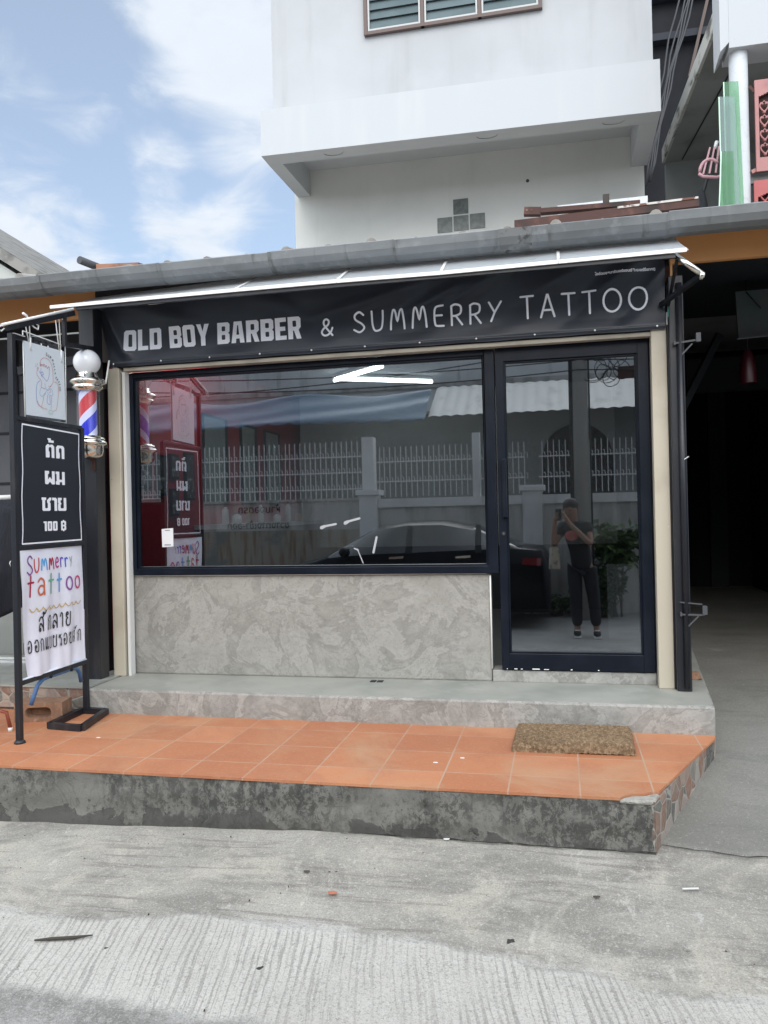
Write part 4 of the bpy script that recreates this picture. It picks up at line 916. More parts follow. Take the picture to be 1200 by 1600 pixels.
# ------------------------------------------------------------------ pavement sign on its steel frame
SX = -2.90
st = thing('sign_stand', 'black steel frame stand with black haircut price sign over a white tattoo sign', 'sign', (SX, -.87, ZT))
mb = MB(); mb.bar((SX, -1.195, ZT), (SX, -1.192, 2.64), .030, .030, 'black_steel', (0, 1, 0)); mb.build('post', st, bevel=.002)
mb = MB(); mb.bar((SX-.01, -.548, ZT+.03), (SX, -.556, 2.185), .030, .030, 'black_steel', (0, 1, 0)); mb.build('post', st, bevel=.002)
mb = MB(); mb.bar((SX, -1.19, 2.625), (-2.98, -.24, 2.745), .028, .028, 'black_steel'); mb.build('top_rail', st)
mb = MB(); mb.box(SX-.02, SX+.02, -1.19, -1.10, 2.640, 2.643, 'white_alu'); mb.build('rail_cap', st)
for z in (2.178, 1.455, .712):
    mb = MB(); mb.bar((SX, -1.178, z), (SX, -.562, z+.004), .026, .026, 'black_steel'); mb.build('rail', st, bevel=.002)
mb = MB(); A = [(-2.925, -.90), (-2.695, -.925), (-2.775, -.545), (-2.945, -.54)]
for i in range(4): mb.bar((*A[i], ZT+.019), (*A[(i+1) % 4], ZT+.019), .034, .034, 'black_steel')
mb.build('base_frame', st)
mb = MB(); mb.lathe([(0, 0), (.03, 0), (.03, .008), (.02, .02), (0, .02)], (SX, -1.195, ZT), 'black_steel', 12); mb.build('foot', st)
mb = MB(); mb.box(SX-.006, SX+.006, -1.178, -.562, 1.47, 2.164, 'sign_black'); pan = mb.build('black_panel', st)
def psurf(u, v, h=0): return (SX+.007+h, u, v)
def psurf_b(u, v, h=0): return (SX-.007-h, -1.74-u, v)
def black_text(S, y0):
    T = Lettering(S)
    B = [(-1.148, 1.478), (-.592, 1.482), (-.597, 2.14), (-1.128, 2.148)]
    for i in range(4):
        p, q = B[i], B[(i+1) % 4]; n = 10
        T.stroke([(p[0]+(q[0]-p[0])*k/n+.004*sin(k*1.3+i)*(i % 2 and 1 or .3), p[1]+(q[1]-p[1])*k/n) for k in range(n+1)], .0085, 'vinyl_white')
    def ln(txt, yc, z, hgt, width):
        wd = 0
        for ch in txt: wd += (.3 if ch == ' ' else BLOCK[ch][0]+.08)
        wd -= .08; sx = width/(wd*hgt)
        T.block(txt, yc-width/2, z, hgt, 'vinyl_white', adv=.08, sx=sx, space=.3)
    ln('ตัด', -.835, 1.975, .078, .178); ln('ผม', -.842, 1.818, .078, .190); ln('ชาย', -.855, 1.662, .078, .235); ln('100 ฿', -.852, 1.545, .056, .215)
    return T
black_text(psurf, 0).build('lettering', pan); black_text(psurf_b, 0).build('lettering', pan)
def csurf(u, v, h=0):      # white cloth sign: u along the sign, v height
    t = (1.447-v)/.727
    x = SX+.004+.010*sin(26*u+3*t)*(.2+.8*t)+.004*sin(60*u+1.3)*t+.005*sin(9*v+4*u)-.0
    return (x+h, u, v)
mb = MB()
def cg(u, v):
    z = 1.447-.722*v+.006*u*(1-v)
    yl = -1.172+(.018*sin(pi*v)**2)+(max(0, v-.45)/.55)**1.5*.058; yr = -.574+.004*v
    if .55 < v: yr += .006
    y = yl+(yr-yl)*u
    p = csurf(y, z); return p
mb.grid(80, 60, cg, 'sign_cloth'); clo = mb.build('white_cloth', st, fix=False)
def cloth_text(S):
    T = Lettering(S)
    R = [('s', 'ink_purple'), ('u', 'ink_red'), ('m', 'ink_blue'), ('m', 'ink_crimson'), ('e', 'ink_magenta'), ('r', 'ink_violet'), ('r', 'ink_royal'), ('y', 'ink_grey')]
    u = -1.115
    for (ch, m), hgt, dz3 in zip(R, (.105, .095, .085, .085, .085, .078, .072, .074), (-.02, -.012, 0, .0, .004, .006, .006, .010)):
        gw = HAND[ch][0]; sc = .085
        T.glyphs(ch, HAND, u, 1.322+dz3, hgt, .0095 if ch != 'y' else .005, m, sx=.85); u += gw*hgt*.85+.0215
    R = [('t', 'ink_crimson', .115), ('a', 'ink_orange', .125), ('t', 'ink_green', .112), ('t', 'ink_blue', .105), ('o', 'ink_purple', .105), ('o', 'ink_pink', .100)]
    u = -1.107
    for i, (ch, m, hgt) in enumerate(R):
        T.glyphs(ch, HAND, u, 1.178+.002*i, hgt, .0115, m, sx=.92); u += .087
    w = []
    for k in range(73): w.append((-1.085+.47*k/72, 1.108-.020*abs(sin(pi*9*k/72))))
    T.stroke(w, .0055, 'ink_gold')
    T.glyphs('สักลาย', THAI, -1.015, .972, .080, .0085, 'ink_black', adv=.44, sx=.74)
    T.glyphs('ออกแบบรอยสัก', THAI, -1.105, .862, .066, .0068, 'ink_black', adv=.42, sx=.705)
    return T
cloth_text(lambda u, v, h: csurf(u, v, h+.001)).build('lettering', clo)
cloth_text(lambda u, v, h: (csurf(-1.74-u, v)[0]-h-.002, -1.74-u, v)).build('lettering', clo)
mb = MB(); mb.tube([(SX, -1.172, .722), (SX, -.56, .728)], .010, 'sign_cloth', 8); mb.build('hem_rod', clo)
mb = MB(); mb.tube([(SX-.03, -1.055, .56), (SX-.02, -1.045, .60), (SX-.01, -1.02, .665), (SX, -.99, .692), (SX, -.95, .697), (SX, -.70, .700), (SX, -.655, .69), (SX, -.63, .66), (SX-.005, -.605, .60)], .0125, 'blue_steel', 10)
mb.build('support_tube', st)
for y in (-.93, -.73): mb = MB(); mb.tube([(SX+.001, y, .69), (SX+.001, y+.012, .722)], .018, 'black_fabric', 8); mb.build('tie', st)

# poster hung by strings
po = thing('hanging_poster', 'clear plastic poster with a coloured line drawing tied by white strings over the sign stand', 'poster', (SX, -.9, 2.19))
mb = MB(); mb.hexa([(SX-.002, -1.090, 2.185), (SX+.002, -1.090, 2.185), (SX+.002, -.706, 2.197), (SX-.002, -.706, 2.197), (SX-.002, -1.095, 2.676), (SX+.002, -1.095, 2.676), (SX+.002, -.700, 2.668), (SX-.002, -.700, 2.668)], 'clear_plastic'); mb.build('plastic_sheet', po)
mb = MB(); q = [(-1.085, 2.205), (-.716, 2.215), (-.722, 2.632), (-1.090, 2.622)]
mb.add([(SX+.0030, y, z) for y, z in q]+[(SX+.0036, y, z) for y, z in q], [(0, 3, 2, 1), (4, 5, 6, 7), (0, 1, 5, 4), (1, 2, 6, 5), (2, 3, 7, 6), (3, 0, 4, 7)], 'poster_paper')
mb.add([(SX-.0036, y, z) for y, z in q]+[(SX-.0030, y, z) for y, z in q], [(0, 3, 2, 1), (4, 5, 6, 7), (0, 1, 5, 4), (1, 2, 6, 5), (2, 3, 7, 6), (3, 0, 4, 7)], 'poster_paper')
mb.build('print', po)
mb = MB()
for (p, r) in (((SX, -1.094, 2.676), (SX, -1.090, 2.185)), ((SX, -.700, 2.668), (SX, -.706, 2.197)), ((SX, -1.090, 2.185), (SX, -.706, 2.197)), ((SX, -1.094, 2.676), (SX, -.700, 2.668))): mb.tube([p, r], .0032, 'white_alu', 6)
mb.build('sheet_edge', po)
def zc(x, y):      # sketch sheet coordinates to the poster
    u = (x-245-(y-605)*.036)/420; yt = 605+u*110; yb = 1390+u*40; v = (yb-y)/(yb-yt)
    return (-1.089+.369*u, 2.208+.418*v)
def drawing(S):
    T = Lettering(S)
    D = [('ink_red', .0020, [(410, 870), (410, 830), (425, 795), (455, 780), (500, 800), (530, 850), (545, 920), (550, 1000), (548, 1040), (530, 1065), (515, 1085)]),
         ('ink_crimson', .0026, [(412, 845), (418, 872), (428, 850), (440, 872), (450, 845), (462, 878), (474, 860), (486, 890), (500, 870), (508, 900)]),
         ('ink_violet', .0020, [(506, 880), (508, 940), (500, 990), (482, 1025), (465, 1010), (445, 985), (420, 950), (418, 890)]),
         ('ink_red', .0023, [(376, 905), (384, 885), (392, 895), (384, 915), (378, 920)]),
         ('ink_royal', .0020, [(398, 918), (412, 945), (435, 930), (445, 955), (425, 965), (432, 980)]),
         ('ink_grey', .0020, [(362, 850), (368, 870), (360, 880)]), ('ink_grey', .0020, [(378, 845), (384, 865)]),
         ('ink_pink', .0020, [(376, 920), (378, 960), (395, 990), (420, 1020), (428, 1050), (425, 1090), (470, 1110)]),
         ('ink_royal', .0020, [(410, 1025), (385, 1050), (374, 1100), (374, 1180), (385, 1250), (410, 1290)]),
         ('ink_blue', .0020, [(462, 1050), (465, 1085), (480, 1110), (500, 1130)]),
         ('ink_red', .0020, [(500, 1075), (512, 1085), (530, 1070)]),
         ('ink_blue', .0020, [(425, 1090), (412, 1130), (410, 1170), (430, 1190), (450, 1170), (478, 1130), (500, 1105), (520, 1100), (540, 1120), (548, 1160), (530, 1175), (500, 1165), (490, 1140)]),
         ('ink_pink', .0020, [(500, 1120), (515, 1110), (525, 1130), (510, 1145)]),
         ('ink_orange', .0020, [(470, 1150), (450, 1190), (445, 1230), (430, 1300), (460, 1315), (490, 1320)]),
         ('ink_violet', .0020, [(490, 1170), (488, 1250), (520, 1265), (512, 1180)]), ('ink_violet', .0020, [(535, 1180), (532, 1265), (528, 1320)]),
         ('ink_red', .0020, [(560, 1030), (590, 1040), (606, 1080), (606, 1180), (598, 1260), (585, 1320), (555, 1335)]),
         ('ink_red', .0020, [(385, 1240), (400, 1285), (440, 1310)]),
         ('ink_green', .0021, [(512, 1330), (504, 1350), (515, 1365), (545, 1365), (550, 1345), (535, 1330), (512, 1330)])]
    for m, w, pts in D: T.stroke([zc(*p) for p in cat_rom(pts, 4)], w, m)
    P = [(470, 755), (490, 770), (510, 782), (534, 812), (545, 850), (552, 880), (556, 912), (562, 945), (568, 990), (585, 1005), (598, 1030), (606, 1055), (612, 1085), (615, 1110)]
    for i, (ch, p) in enumerate(zip('summerrytattoo', P)):
        y, z = zc(*p); a = radians(-15-65*i/13)
        for sg in HAND[ch][1]:
            T.stroke([(y+(c[0]-.2)*.016*cos(a)-c[1]*.018*sin(a), z+(c[0]-.2)*.016*sin(a)+c[1]*.018*cos(a)) for c in sg], .0024, 'ink_black')
    return T
drawing(lambda u, v, h: (SX+.0036+h, u, v)).build('drawing', po)
drawing(lambda u, v, h: (SX-.0036-h, -1.805-u, v)).build('drawing', po)
rod = lambda y: 2.660+(y+1.27)*.377
for y, z in ((-1.035, 2.60), (-.748, 2.585)):
    mb = MB(); yr = y-.02 if y < -1 else y-.03; zr = rod(yr)
    mb.tube([(SX, y-.006, z), (SX+.008, yr-.03, zr), (SX, yr-.02, zr+.01)], .0035, 'string_white', 6); mb.tube([(SX, y+.004, z), (SX+.008, yr+.01, zr), (SX, yr, zr+.012)], .0035, 'string_white', 6)
    mb.tube([(SX+.004, y, z-.02), (SX+.004, y, z+.05)], .006, 'string_white', 6)
    if y < -1: mb.tube([(SX+.012, yr, zr), (SX+.02, yr+.04, zr-.0), (SX+.02, yr+.075, zr-.012), (SX+.02, yr+.07, zr-.035), (SX+.02, yr+.035, zr-.03), (SX+.012, yr, zr)], .0045, 'string_white', 6); mb.tube([(SX+.012, yr, zr), (SX+.02, yr-.03, zr+.02), (SX+.02, yr-.06, zr+.028)], .007, 'string_white', 6)
    else: mb.tube([(SX+.012, yr, zr), (SX+.016, yr+.025, zr-.01), (SX+.016, yr+.055, zr-.055)], .005, 'string_white', 6); mb.ball((SX+.016, yr+.058, zr-.06), .008, 'string_white', 8, 6)
    mb.build('string', po)
mb = MB()
for y in (-.935, -.872): mb.tube([(SX+.002, y, 2.632-.0*y), (SX+.0035, y, 2.632)], .006, 'vinyl_white', 10)
mb.build('punch_hole', po)
for o_ in (st, po): o_.location.x -= .03; o_.location.y += .035

# ------------------------------------------------------------------ barber pole
bp = thing('barber_pole', 'chrome barber pole with white globe and red, white and blue spiral', 'barber pole', (-3.0, -.33, 2.0))
c = (-3.0, -.33, 2.0)
mb = MB(); mb.ball((c[0], c[1], 2.634), .086, 'opal_glass', 32, 20, (1, 1, .98)); mb.build('globe', bp)
mb = MB(); mb.lathe([(0, .565), (.062, .565), (.066, .560), (.066, .545), (.074, .540), (.074, .525), (.108, .520), (.114, .508), (.112, .495), (.094, .487), (.092, .478), (.098, .472), (.096, .462), (.082, .455), (.080, .447), (.0, .447)], c, 'chrome', 40); mb.build('collar', bp, fix=False)
mb = MB(); mb.lathe([(.0, .150), (.080, .150), (.082, .143), (.100, .138), (.102, .128), (.094, .122), (.112, .112), (.112, .098), (.098, .090), (.092, .085), (.092, .050), (.084, .022), (.060, .006), (.0, .0)], c, 'chrome', 40); mb.build('base_cup', bp, fix=False)
mb = MB(); mb.lathe([(.074, .150), (.074, .447)], c, 'pole_glass', 40); mb.build('glass_tube', bp, fix=False)
mb = MB(); mb.lathe([(.056, .150), (.056, .447)], c, 'barber_stripes', 40); mb.build('striped_drum', bp, fix=False)
mb = MB(); mb.box(-3.02, -2.99, -.26, -.12, 2.49, 2.52, 'black_steel'); mb.box(-3.02, -2.99, -.26, -.12, 2.09, 2.12, 'black_steel')
mb.tube([(-3.005, -.275, 1.93), (-3.005, -.275, 2.02)], .014, 'rust', 8); mb.tube([(-2.91, -.26, 2.50), (-2.905, -.22, 2.66)], .006, 'white_alu', 6); mb.build('wall_bracket', bp)

# ------------------------------------------------------------------ small things on the porch
m = thing('doormat', 'thick brown coir doormat lying on terracotta tiles before the door', 'mat', (.03, -.73, ZT))
mb = MB(); MC = [(-.268, -.945), (.332, -.935), (.345, -.545), (-.262, -.560)]
def mat_pt(u, v):
    a = [MC[0][i]+(MC[1][i]-MC[0][i])*u for i in (0, 1)]; b2 = [MC[3][i]+(MC[2][i]-MC[3][i])*u for i in (0, 1)]
    return a[0]+(b2[0]-a[0])*v, a[1]+(b2[1]-a[1])*v
rnd = random.Random(3)
def mg(u, v):
    x, y = mat_pt(u, v); e = min(u*.6, (1-u)*.6, v*.4, (1-v)*.4)
    cr = .0
    h = .050*min(1, (e/.02)**.45 if e > 0 else 0)+.006*sin(9*x)*(1-v)+rnd.uniform(-.0035, .0035)
    return (x+rnd.uniform(-.003, .003), y+rnd.uniform(-.003, .003), ZT+.001+h)
mb.grid(110, 75, mg, 'coir', False); mb.build('pile', m, fix=False)
mb = MB()
for i in range(5200):
    u, v = rnd.random(), rnd.random()
    if rnd.random() < .4: u, v = rnd.choice(((u, .01+.03*rnd.random()), (u, .98), (.008, v), (.992, v)))
    x, y = mat_pt(u, v); e = min(u*.6, (1-u)*.6, v*.4, (1-v)*.4); z = ZT+.046*min(1, (max(e, 0)/.02)**.45)*(.35+.65*rnd.random() if e < .012 else 1)
    d = Vector((rnd.uniform(-1, 1), rnd.uniform(-1, 1), rnd.uniform(.2, 1))).normalized()*rnd.uniform(.007, .016); s2 = Vector((-d.y, d.x, 0)).normalized()*.0013
    p = Vector((x, y, z)); mb.add([p-s2, p+s2, p+d], [(0, 1, 2)], 'coir')
f = mb.build('fibre', m, fix=False); f['kind'] = 'stuff'
def hollow(name, lab, loc, w, d, h, rz):
    r = thing(name, lab, 'brick', loc)
    def X(p): return (loc[0]+p[0]*cos(rz)-p[1]*sin(rz), loc[1]+p[0]*sin(rz)+p[1]*cos(rz), loc[2]+p[2])
    mb = MB()
    def bx(x0, x1, y0, y1, z0, z1, m='hollow_brick'): mb.hexa([X(p) for p in [(x0, y0, z0), (x1, y0, z0), (x1, y1, z0), (x0, y1, z0), (x0, y0, z1), (x1, y0, z1), (x1, y1, z1), (x0, y1, z1)]], m)
    # front face with an oblong recess
    n = 24; o = []; i2 = []
    for k in range(n):
        t = 2*pi*k/n; cx, cz = cos(t), sin(t)
        o.append((w/2*(1 if cx > .38 else -1 if cx < -.38 else cx/.38), h/2+h/2*(1 if cz > .38 else -1 if cz < -.38 else cz/.38)))
        i2.append(((.17*w if cx > 0 else -.17*w)+.2*h*1.25*cx if True else 0, h/2+.27*h*cz))
    vs = [X((p[0], -d/2, p[1])) for p in o]+[X((p[0], -d/2, p[1])) for p in i2]+[X((p[0]*.9, -d/2+.07, h/2+(p[1]-h/2)*.9)) for p in i2]+[X((p[0], d/2, p[1])) for p in o]
    fs = []
    for k in range(n):
        k2 = (k+1) % n; fs += [(k, k2, n+k2, n+k), (n+k, n+k2, 2*n+k2, 2*n+k), (k2, k, 3*n+k, 3*n+k2)]
    fs.append(tuple(range(2*n, 3*n))); fs.append(tuple(range(3*n, 4*n))[::-1])
    mb.add(vs, fs, 'hollow_brick')
    mb.build('body', r)
    return r
hollow('hollow_brick', 'weathered hollow clay brick lying on the tiles behind the sign stand', (-3.14, -.66, ZT), .29, .16, .115, radians(14))
r = thing('terracotta_block', 'small dark terracotta block by the grey tiled wall', 'brick', (-3.42, .30, .536)); mb = MB(); mb.box(-3.50, -3.36, .26, .34, .536, .60, 'rust'); mb.box(-3.49, -3.35, .27, .35, .601, .67, 'hollow_brick'); mb.build('body', r, bevel=.006)

# ------------------------------------------------------------------ neighbour's porch on the left
nb = thing('neighbour_porch', 'dim neighbouring porch with polished stone floor and mosaic stone riser left of the shop', 'porch', (-5, .2, .536))
mb = MB(); mb.box(-7.5, -2.95, -.47, .55, .40, .534, 'stone_mosaic'); mb.build('mosaic_riser', nb)
mb = MB(); mb.box(-7.5, -2.95, -.482, .55, .5345, .546, 'polished_stone'); mb.build('floor', nb)
mb = MB(); mb.box(-7.5, -3.125, .56, .64, 1.40, 3.06, 'shutter_panel')
for z in (1.9, 2.3, 2.62): mb.box(-7.5, -3.125, .552, .5595, z, z+.02, 'dark_wall')
for x in (-4.2, -3.8, -3.45): mb.box(x, x+.02, .548, .5515, 1.4, 3.06, 'dark_wall')
mb.build('panel_wall', nb)
mb = MB(); mb.box(-3.62, -3.125, .55, .65, .547, 1.29, 'grey_tile'); mb.box(-7.5, -3.625, .57, .65, .547, 1.39, 'grey_tile')
for z in (.82, 1.08): mb.box(-3.62, -3.125, .547, .5495, z, z+.006, 'print_grey')
mb.build('tiled_wall', nb)
mb = MB(); mb.box(-7.5, -3.12, -.06, .55, 3.07, 3.09, 'dark_wall'); mb.build('ceiling', nb)
mb = MB(); mb.box(-3.09, -3.02, .0, .08, 2.7, 3.06, 'old_wood'); mb.bar((-3.9, .2, 2.72), (-3.15, .2, 2.80), .05, .06, 'black_steel'); mb.build('timber', nb)
mb = MB(); mb.box(-7, -3.7, .22, .245, .547, .56, 'white_alu'); mb.box(-7, -3.7, .36, .385, .547, .56, 'white_alu'); mb.build('door_track', nb)
bk = thing('basket', 'blue perforated plastic basket standing on the grey tiled wall', 'basket', (-3.45, .6, 1.29))
mb = MB(); mb.hexa([(-3.62, .56, 1.29), (-3.30, .56, 1.29), (-3.30, .64, 1.29), (-3.62, .64, 1.29), (-3.64, .545, 1.60), (-3.28, .545, 1.60), (-3.28, .65, 1.60), (-3.64, .65, 1.60)], 'blue_plastic'); mb.build('body', bk, bevel=.008)
mb = MB(); mb.box(-3.66, -3.26, .535, .655, 1.60, 1.625, 'blue_plastic'); mb.build('rim', bk, bevel=.006)
mb = MB()
for i in range(9):
    for j in range(4): mb.box(-3.605+.035*i, -3.59+.035*i, .5445, .549, 1.34+.045*j, 1.365+.045*j, 'hole_dark')
mb.build('perforation', bk)
rk = thing('clothes_rack', 'red tubular clothes rack with a white rail at the left edge of the porch', 'rack', (-3.28, -.95, ZT))
mb = MB(); mb.tube([(-3.255, -.98, ZT+.12), (-3.255, -.98, 1.35)], .022, 'red_paint', 12); mb.build('post', rk)
mb = MB(); mb.tube([(-3.55, -.99, ZT+.125), (-3.23, -.985, ZT+.135), (-3.17, -.955, ZT+.11), (-3.155, -.945, ZT+.02)], .011, 'red_paint', 10); mb.tube([(-3.155, -.945, ZT), (-3.155, -.945, ZT+.022)], .013, 'white_paint', 10); mb.build('foot', rk)
mb = MB()
for z in (.80, .825, .85): mb.tube([(-3.255, -.98, z), (-3.255, -.98, z+.006)], .0235, 'white_paint', 12, False)
mb.build('band', rk)
mb = MB(); mb.tube([(-4.6, -.82, 1.745), (-3.12, -.82, 1.75)], .016, 'white_alu', 10); mb.build('rail', rk)
ga = thing('hanging_garment', 'dark navy garment hanging from the white rack rail behind the sign', 'clothing', (-3.4, -.84, 1.1))
mb = MB()
def gf(u, v):
    x = -4.3+1.17*u-.05*v*(1-u); z = 1.735-.66*v-.06*sin(3*u)*v-.03*sin(17*u)*v
    return (x, -.835-.03*sin(14*u+2*v)-.02*sin(31*u)*v-.02*(v > .05), z)
mb.grid(60, 24, gf, 'navy_fabric'); gb = mb.build('cloth', ga, fix=False); so2 = gb.modifiers.new('thick', 'SOLIDIFY'); so2.thickness = .012
mb = MB()
for (y, z) in ((-3.185, 1.36),): mb.add([(y, -.885, z), (y+.006, -.886, z+.01), (y+.015, -.885, z+.015), (y+.006, -.885, z-.003), (y+.011, -.885, z-.025)], [(0, 1, 3), (1, 2, 3), (3, 4, 0)], 'white_paint')
mb.build('print', ga, fix=False)
bl = thing('clear_jar', 'pale hanging tags on the dark garment at the left edge', 'tag', (-3.3, -.9, 1.8)); bl.name = 'hanging_tag'
mb = MB(); mb.hexa([(-3.335, -.90, 1.965), (-3.275, -.90, 1.955), (-3.275, -.895, 1.955), (-3.335, -.895, 1.965), (-3.335, -.90, 2.01), (-3.285, -.90, 2.0), (-3.285, -.895, 2.0), (-3.335, -.895, 2.01)], 'card_white'); mb.hexa([(-3.34, -.90, 1.88), (-3.295, -.90, 1.885), (-3.295, -.895, 1.885), (-3.34, -.895, 1.88), (-3.335, -.90, 1.925), (-3.295, -.90, 1.93), (-3.295, -.895, 1.93), (-3.335, -.895, 1.925)], 'card_white'); mb.bar((-3.315, -.9, 1.87), (-3.345, -.9, 1.76), .02, .004, 'card_white'); mb.tube([(-3.315, -.9, 2.0), (-3.315, -.85, 1.752)], .003, 'string_white', 5); mb.build('card', bl)
gh = thing('gabled_house', 'pale house end with grey sloping roof edge beyond the left gutter', 'house', (-8, 4.5, 0))
mb = MB(); mb.prism([(-12, 0), (-5.3, 0), (-5.3, 3.84), (-6.95, 4.91), (-12, 8.09)], 'y', 4.05, 7, 'gable_wall'); mb.build('wall', gh)
mb = MB(); mb.bar((-11.5, 4.0, 7.97), (-5.75, 4.0, 4.28), .12, .10, 'old_trim', (0, 1, 0)); mb.bar((-11.5, 5.6, 8.01), (-5.7, 5.6, 4.31), 3.2, .05, 'old_trim', (0, 0, 1)); mb.build('roof_edge', gh)

# ------------------------------------------------------------------ white apartment block behind
ap = thing('apartment_block', 'white rendered apartment block with a deep overhanging ledge rising behind the shop', 'building', (-1, 4, 0))
mb = MB(); mb.box(-2.985, .967, 4.0, 10, 0, 5.86, 'lower_white_lifted'); mb.build('lower_wall', ap)
mb = MB(); mb.box(-2.978, 1.0, 3.3, 10, 5.861, 12, 'white_wall'); mb.build('upper_wall', ap)
mb = MB(); L0, L1, R0, R1 = 5.335, 5.812, 5.285, 5.770
mb.hexa([(-2.942, 2.8, L0), (1.001, 2.8, R0), (1.001, 3.03, R0), (-2.942, 3.03, L0), (-2.942, 2.8, L1), (1.001, 2.8, R1), (1.001, 3.03, R1), (-2.942, 3.03, L1)], 'white_ledge')
mb.hexa([(-2.942, 3.031, 5.66), (1.001, 3.031, 5.62), (1.001, 3.999, 5.62), (-2.942, 3.999, 5.66), (-2.942, 3.031, L1), (1.001, 3.031, R1), (1.001, 3.999, R1), (-2.942, 3.999, L1)], 'white_ledge')
mb.hexa([(-2.942, 3.031, L0), (-2.79, 3.031, L0), (-2.79, 3.999, L0+.03), (-2.942, 3.999, L0+.03), (-2.942, 3.031, 5.659), (-2.79, 3.031, 5.659), (-2.79, 3.999, 5.659), (-2.942, 3.999, 5.659)], 'white_ledge')
mb.hexa([(.83, 3.031, R0), (1.001, 3.031, R0), (1.001, 3.999, R0), (.83, 3.999, R0), (.83, 3.031, 5.619), (1.001, 3.031, 5.619), (1.001, 3.999, 5.619), (.83, 3.999, 5.619)], 'white_ledge')
mb.build('ledge', ap)
for x in (-2.19, -.62, .58):
    mb = MB(); zz2 = L0+(R0-L0)*(x+2.94)/3.94; mb.tube([(x+.10*cos(pi*(1+q/16)), 2.90-.06*sin(pi*(1+q/16)), zz2-.003) for q in range(17)], .0035, 'lamp_ring', 6); mb.build('ledge_lamp', ap, fix=False)
mb = MB(); frame_z0, frame_z1 = 6.70, 8.1
for x0, x1 in ((-1.925, -1.885), (-1.31, -1.275), (-.712, -.678), (-.095, -.06)): mb.box(x0, x1, 3.25, 3.299, frame_z0, frame_z1, 'louvre_frame')
mb.box(-1.8845, -.0955, 3.252, 3.299, frame_z0, frame_z0+.035, 'louvre_frame'); mb.box(-1.8845, -.0955, 3.252, 3.299, frame_z1-.04, frame_z1, 'louvre_frame')
lw = mb.build('louvre_window', ap)
for x0, x1 in ((-1.88, -1.315), (-1.27, -.717), (-.673, -.10)):
    mb = MB(); mb.box(x0, x0+.018, 3.255, 3.295, frame_z0+.036, frame_z1-.041, 'white_alu_strip'); mb.box(x1-.018, x1, 3.255, 3.295, frame_z0+.036, frame_z1-.041, 'white_alu_strip'); mb.box(x0+.019, x1-.019, 3.255, 3.295, frame_z0+.036, frame_z0+.055, 'white_alu_strip'); mb.build('track', lw)
    mb = MB()
    for k in range(13):
        z = frame_z0+.06+.1*k; mb.hexa([(x0+.02, 3.262, z), (x1-.02, 3.262, z), (x1-.02, 3.267, z+.003), (x0+.02, 3.267, z+.003), (x0+.02, 3.288, z+.105), (x1-.02, 3.288, z+.105), (x1-.02, 3.293, z+.105), (x0+.02, 3.293, z+.105)], 'louvre_glass')
    mb.build('louvres', lw)
for (x0, z0) in ((-1.290, 4.775), (-1.105, 4.780), (-.920, 4.785), (-1.105, 4.968)):
    mb = MB(); mb.box(x0, x0+.170, 3.992, 4.0, z0, z0+.172, 'block_glass'); mb.build('glass_block', ap, bevel=.006)
mb = MB(); mb.tube([(-.27, 3.99, 5.26), (-.27, 4.0, 5.26)], .018, 'cable_grey', 10); mb.build('pipe_stub', ap)
dk = thing('dark_house', 'tall dark wall in the gap between the white block and the balcony house', 'building', (2.5, 6.5, 0))
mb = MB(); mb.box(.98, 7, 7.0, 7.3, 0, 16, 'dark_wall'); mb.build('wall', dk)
for z in (8.2, 8.8): mb = MB(); mb.box(1.3, 3, 6.85, 6.99, z, z+.10, 'dark_beam'); mb.build('beam', dk)
mb = MB(); mb.bar((2.3, 6.8, 9.2), (1.9, 6.8, 7.6), .04, .04, 'louvre_frame'); mb.build('beam', dk)
CB = [((1.99, 6.4, 8.9), (1.22, 5.9, 5.85)), ((2.02, 6.4, 8.9), (1.235, 5.9, 5.85)), ((2.06, 6.4, 8.9), (1.245, 5.9, 5.85)), ((1.93, 6.4, 8.9), (1.205, 5.9, 5.8)), ((1.83, 6.4, 8.9), (1.195, 5.9, 5.8))]
mb = MB(); cb = thing('cable_bundle', 'bundle of black cables hanging down beside the white apartment block', 'cable', (1.6, 6.2, 7.3))
for i, (p, q) in enumerate(CB):
    p, q = Vector(p), Vector(q); mb = MB(); mb.tube([p.lerp(q, k/12)+Vector((.015*sin(k*1.7+i)-.05*sin(pi*k/12), 0, 0)) for k in range(13)], .013, 'cable_grey', 6); mb.build('cable', cb)

# ------------------------------------------------------------------ balcony house on the right
bh = thing('balcony_house', 'upper balcony with white round column, slab and pink carved panels at the right', 'house', (2.2, 3, 3.7))
mb = MB(); mb.lathe([(.073, 0), (.074, .5), (.0725, 1.2), (.073, 1.66)], (1.53, 2.12, 3.7), 'column_paint', 28); mb.build('column', bh, fix=False)
mb = MB(); mb.box(1.44, 5, 2.0, 2.30, 5.352, 7.2, 'white_ledge'); mb.hexa([(1.37, 2.0, 5.33), (1.439, 2.0, 5.40), (1.439, 2.28, 5.40), (1.37, 2.28, 5.30), (1.37, 2.0, 7.2), (1.439, 2.0, 7.2), (1.439, 2.28, 7.2), (1.37, 2.28, 7.2)], 'white_ledge'); mb.build('parapet', bh)
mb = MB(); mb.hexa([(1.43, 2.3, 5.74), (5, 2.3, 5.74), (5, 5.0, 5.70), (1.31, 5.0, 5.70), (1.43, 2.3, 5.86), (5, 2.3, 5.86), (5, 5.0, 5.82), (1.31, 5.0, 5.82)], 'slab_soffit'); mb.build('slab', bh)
mb = MB(); mb.hexa([(1.40, 2.3, 5.735), (1.429, 2.3, 5.735), (1.309, 5.0, 5.695), (1.28, 5.0, 5.695), (1.40, 2.3, 5.9), (1.429, 2.3, 5.9), (1.309, 5.0, 5.86), (1.28, 5.0, 5.86)], 'slab_edge'); mb.build('slab_edge', bh)
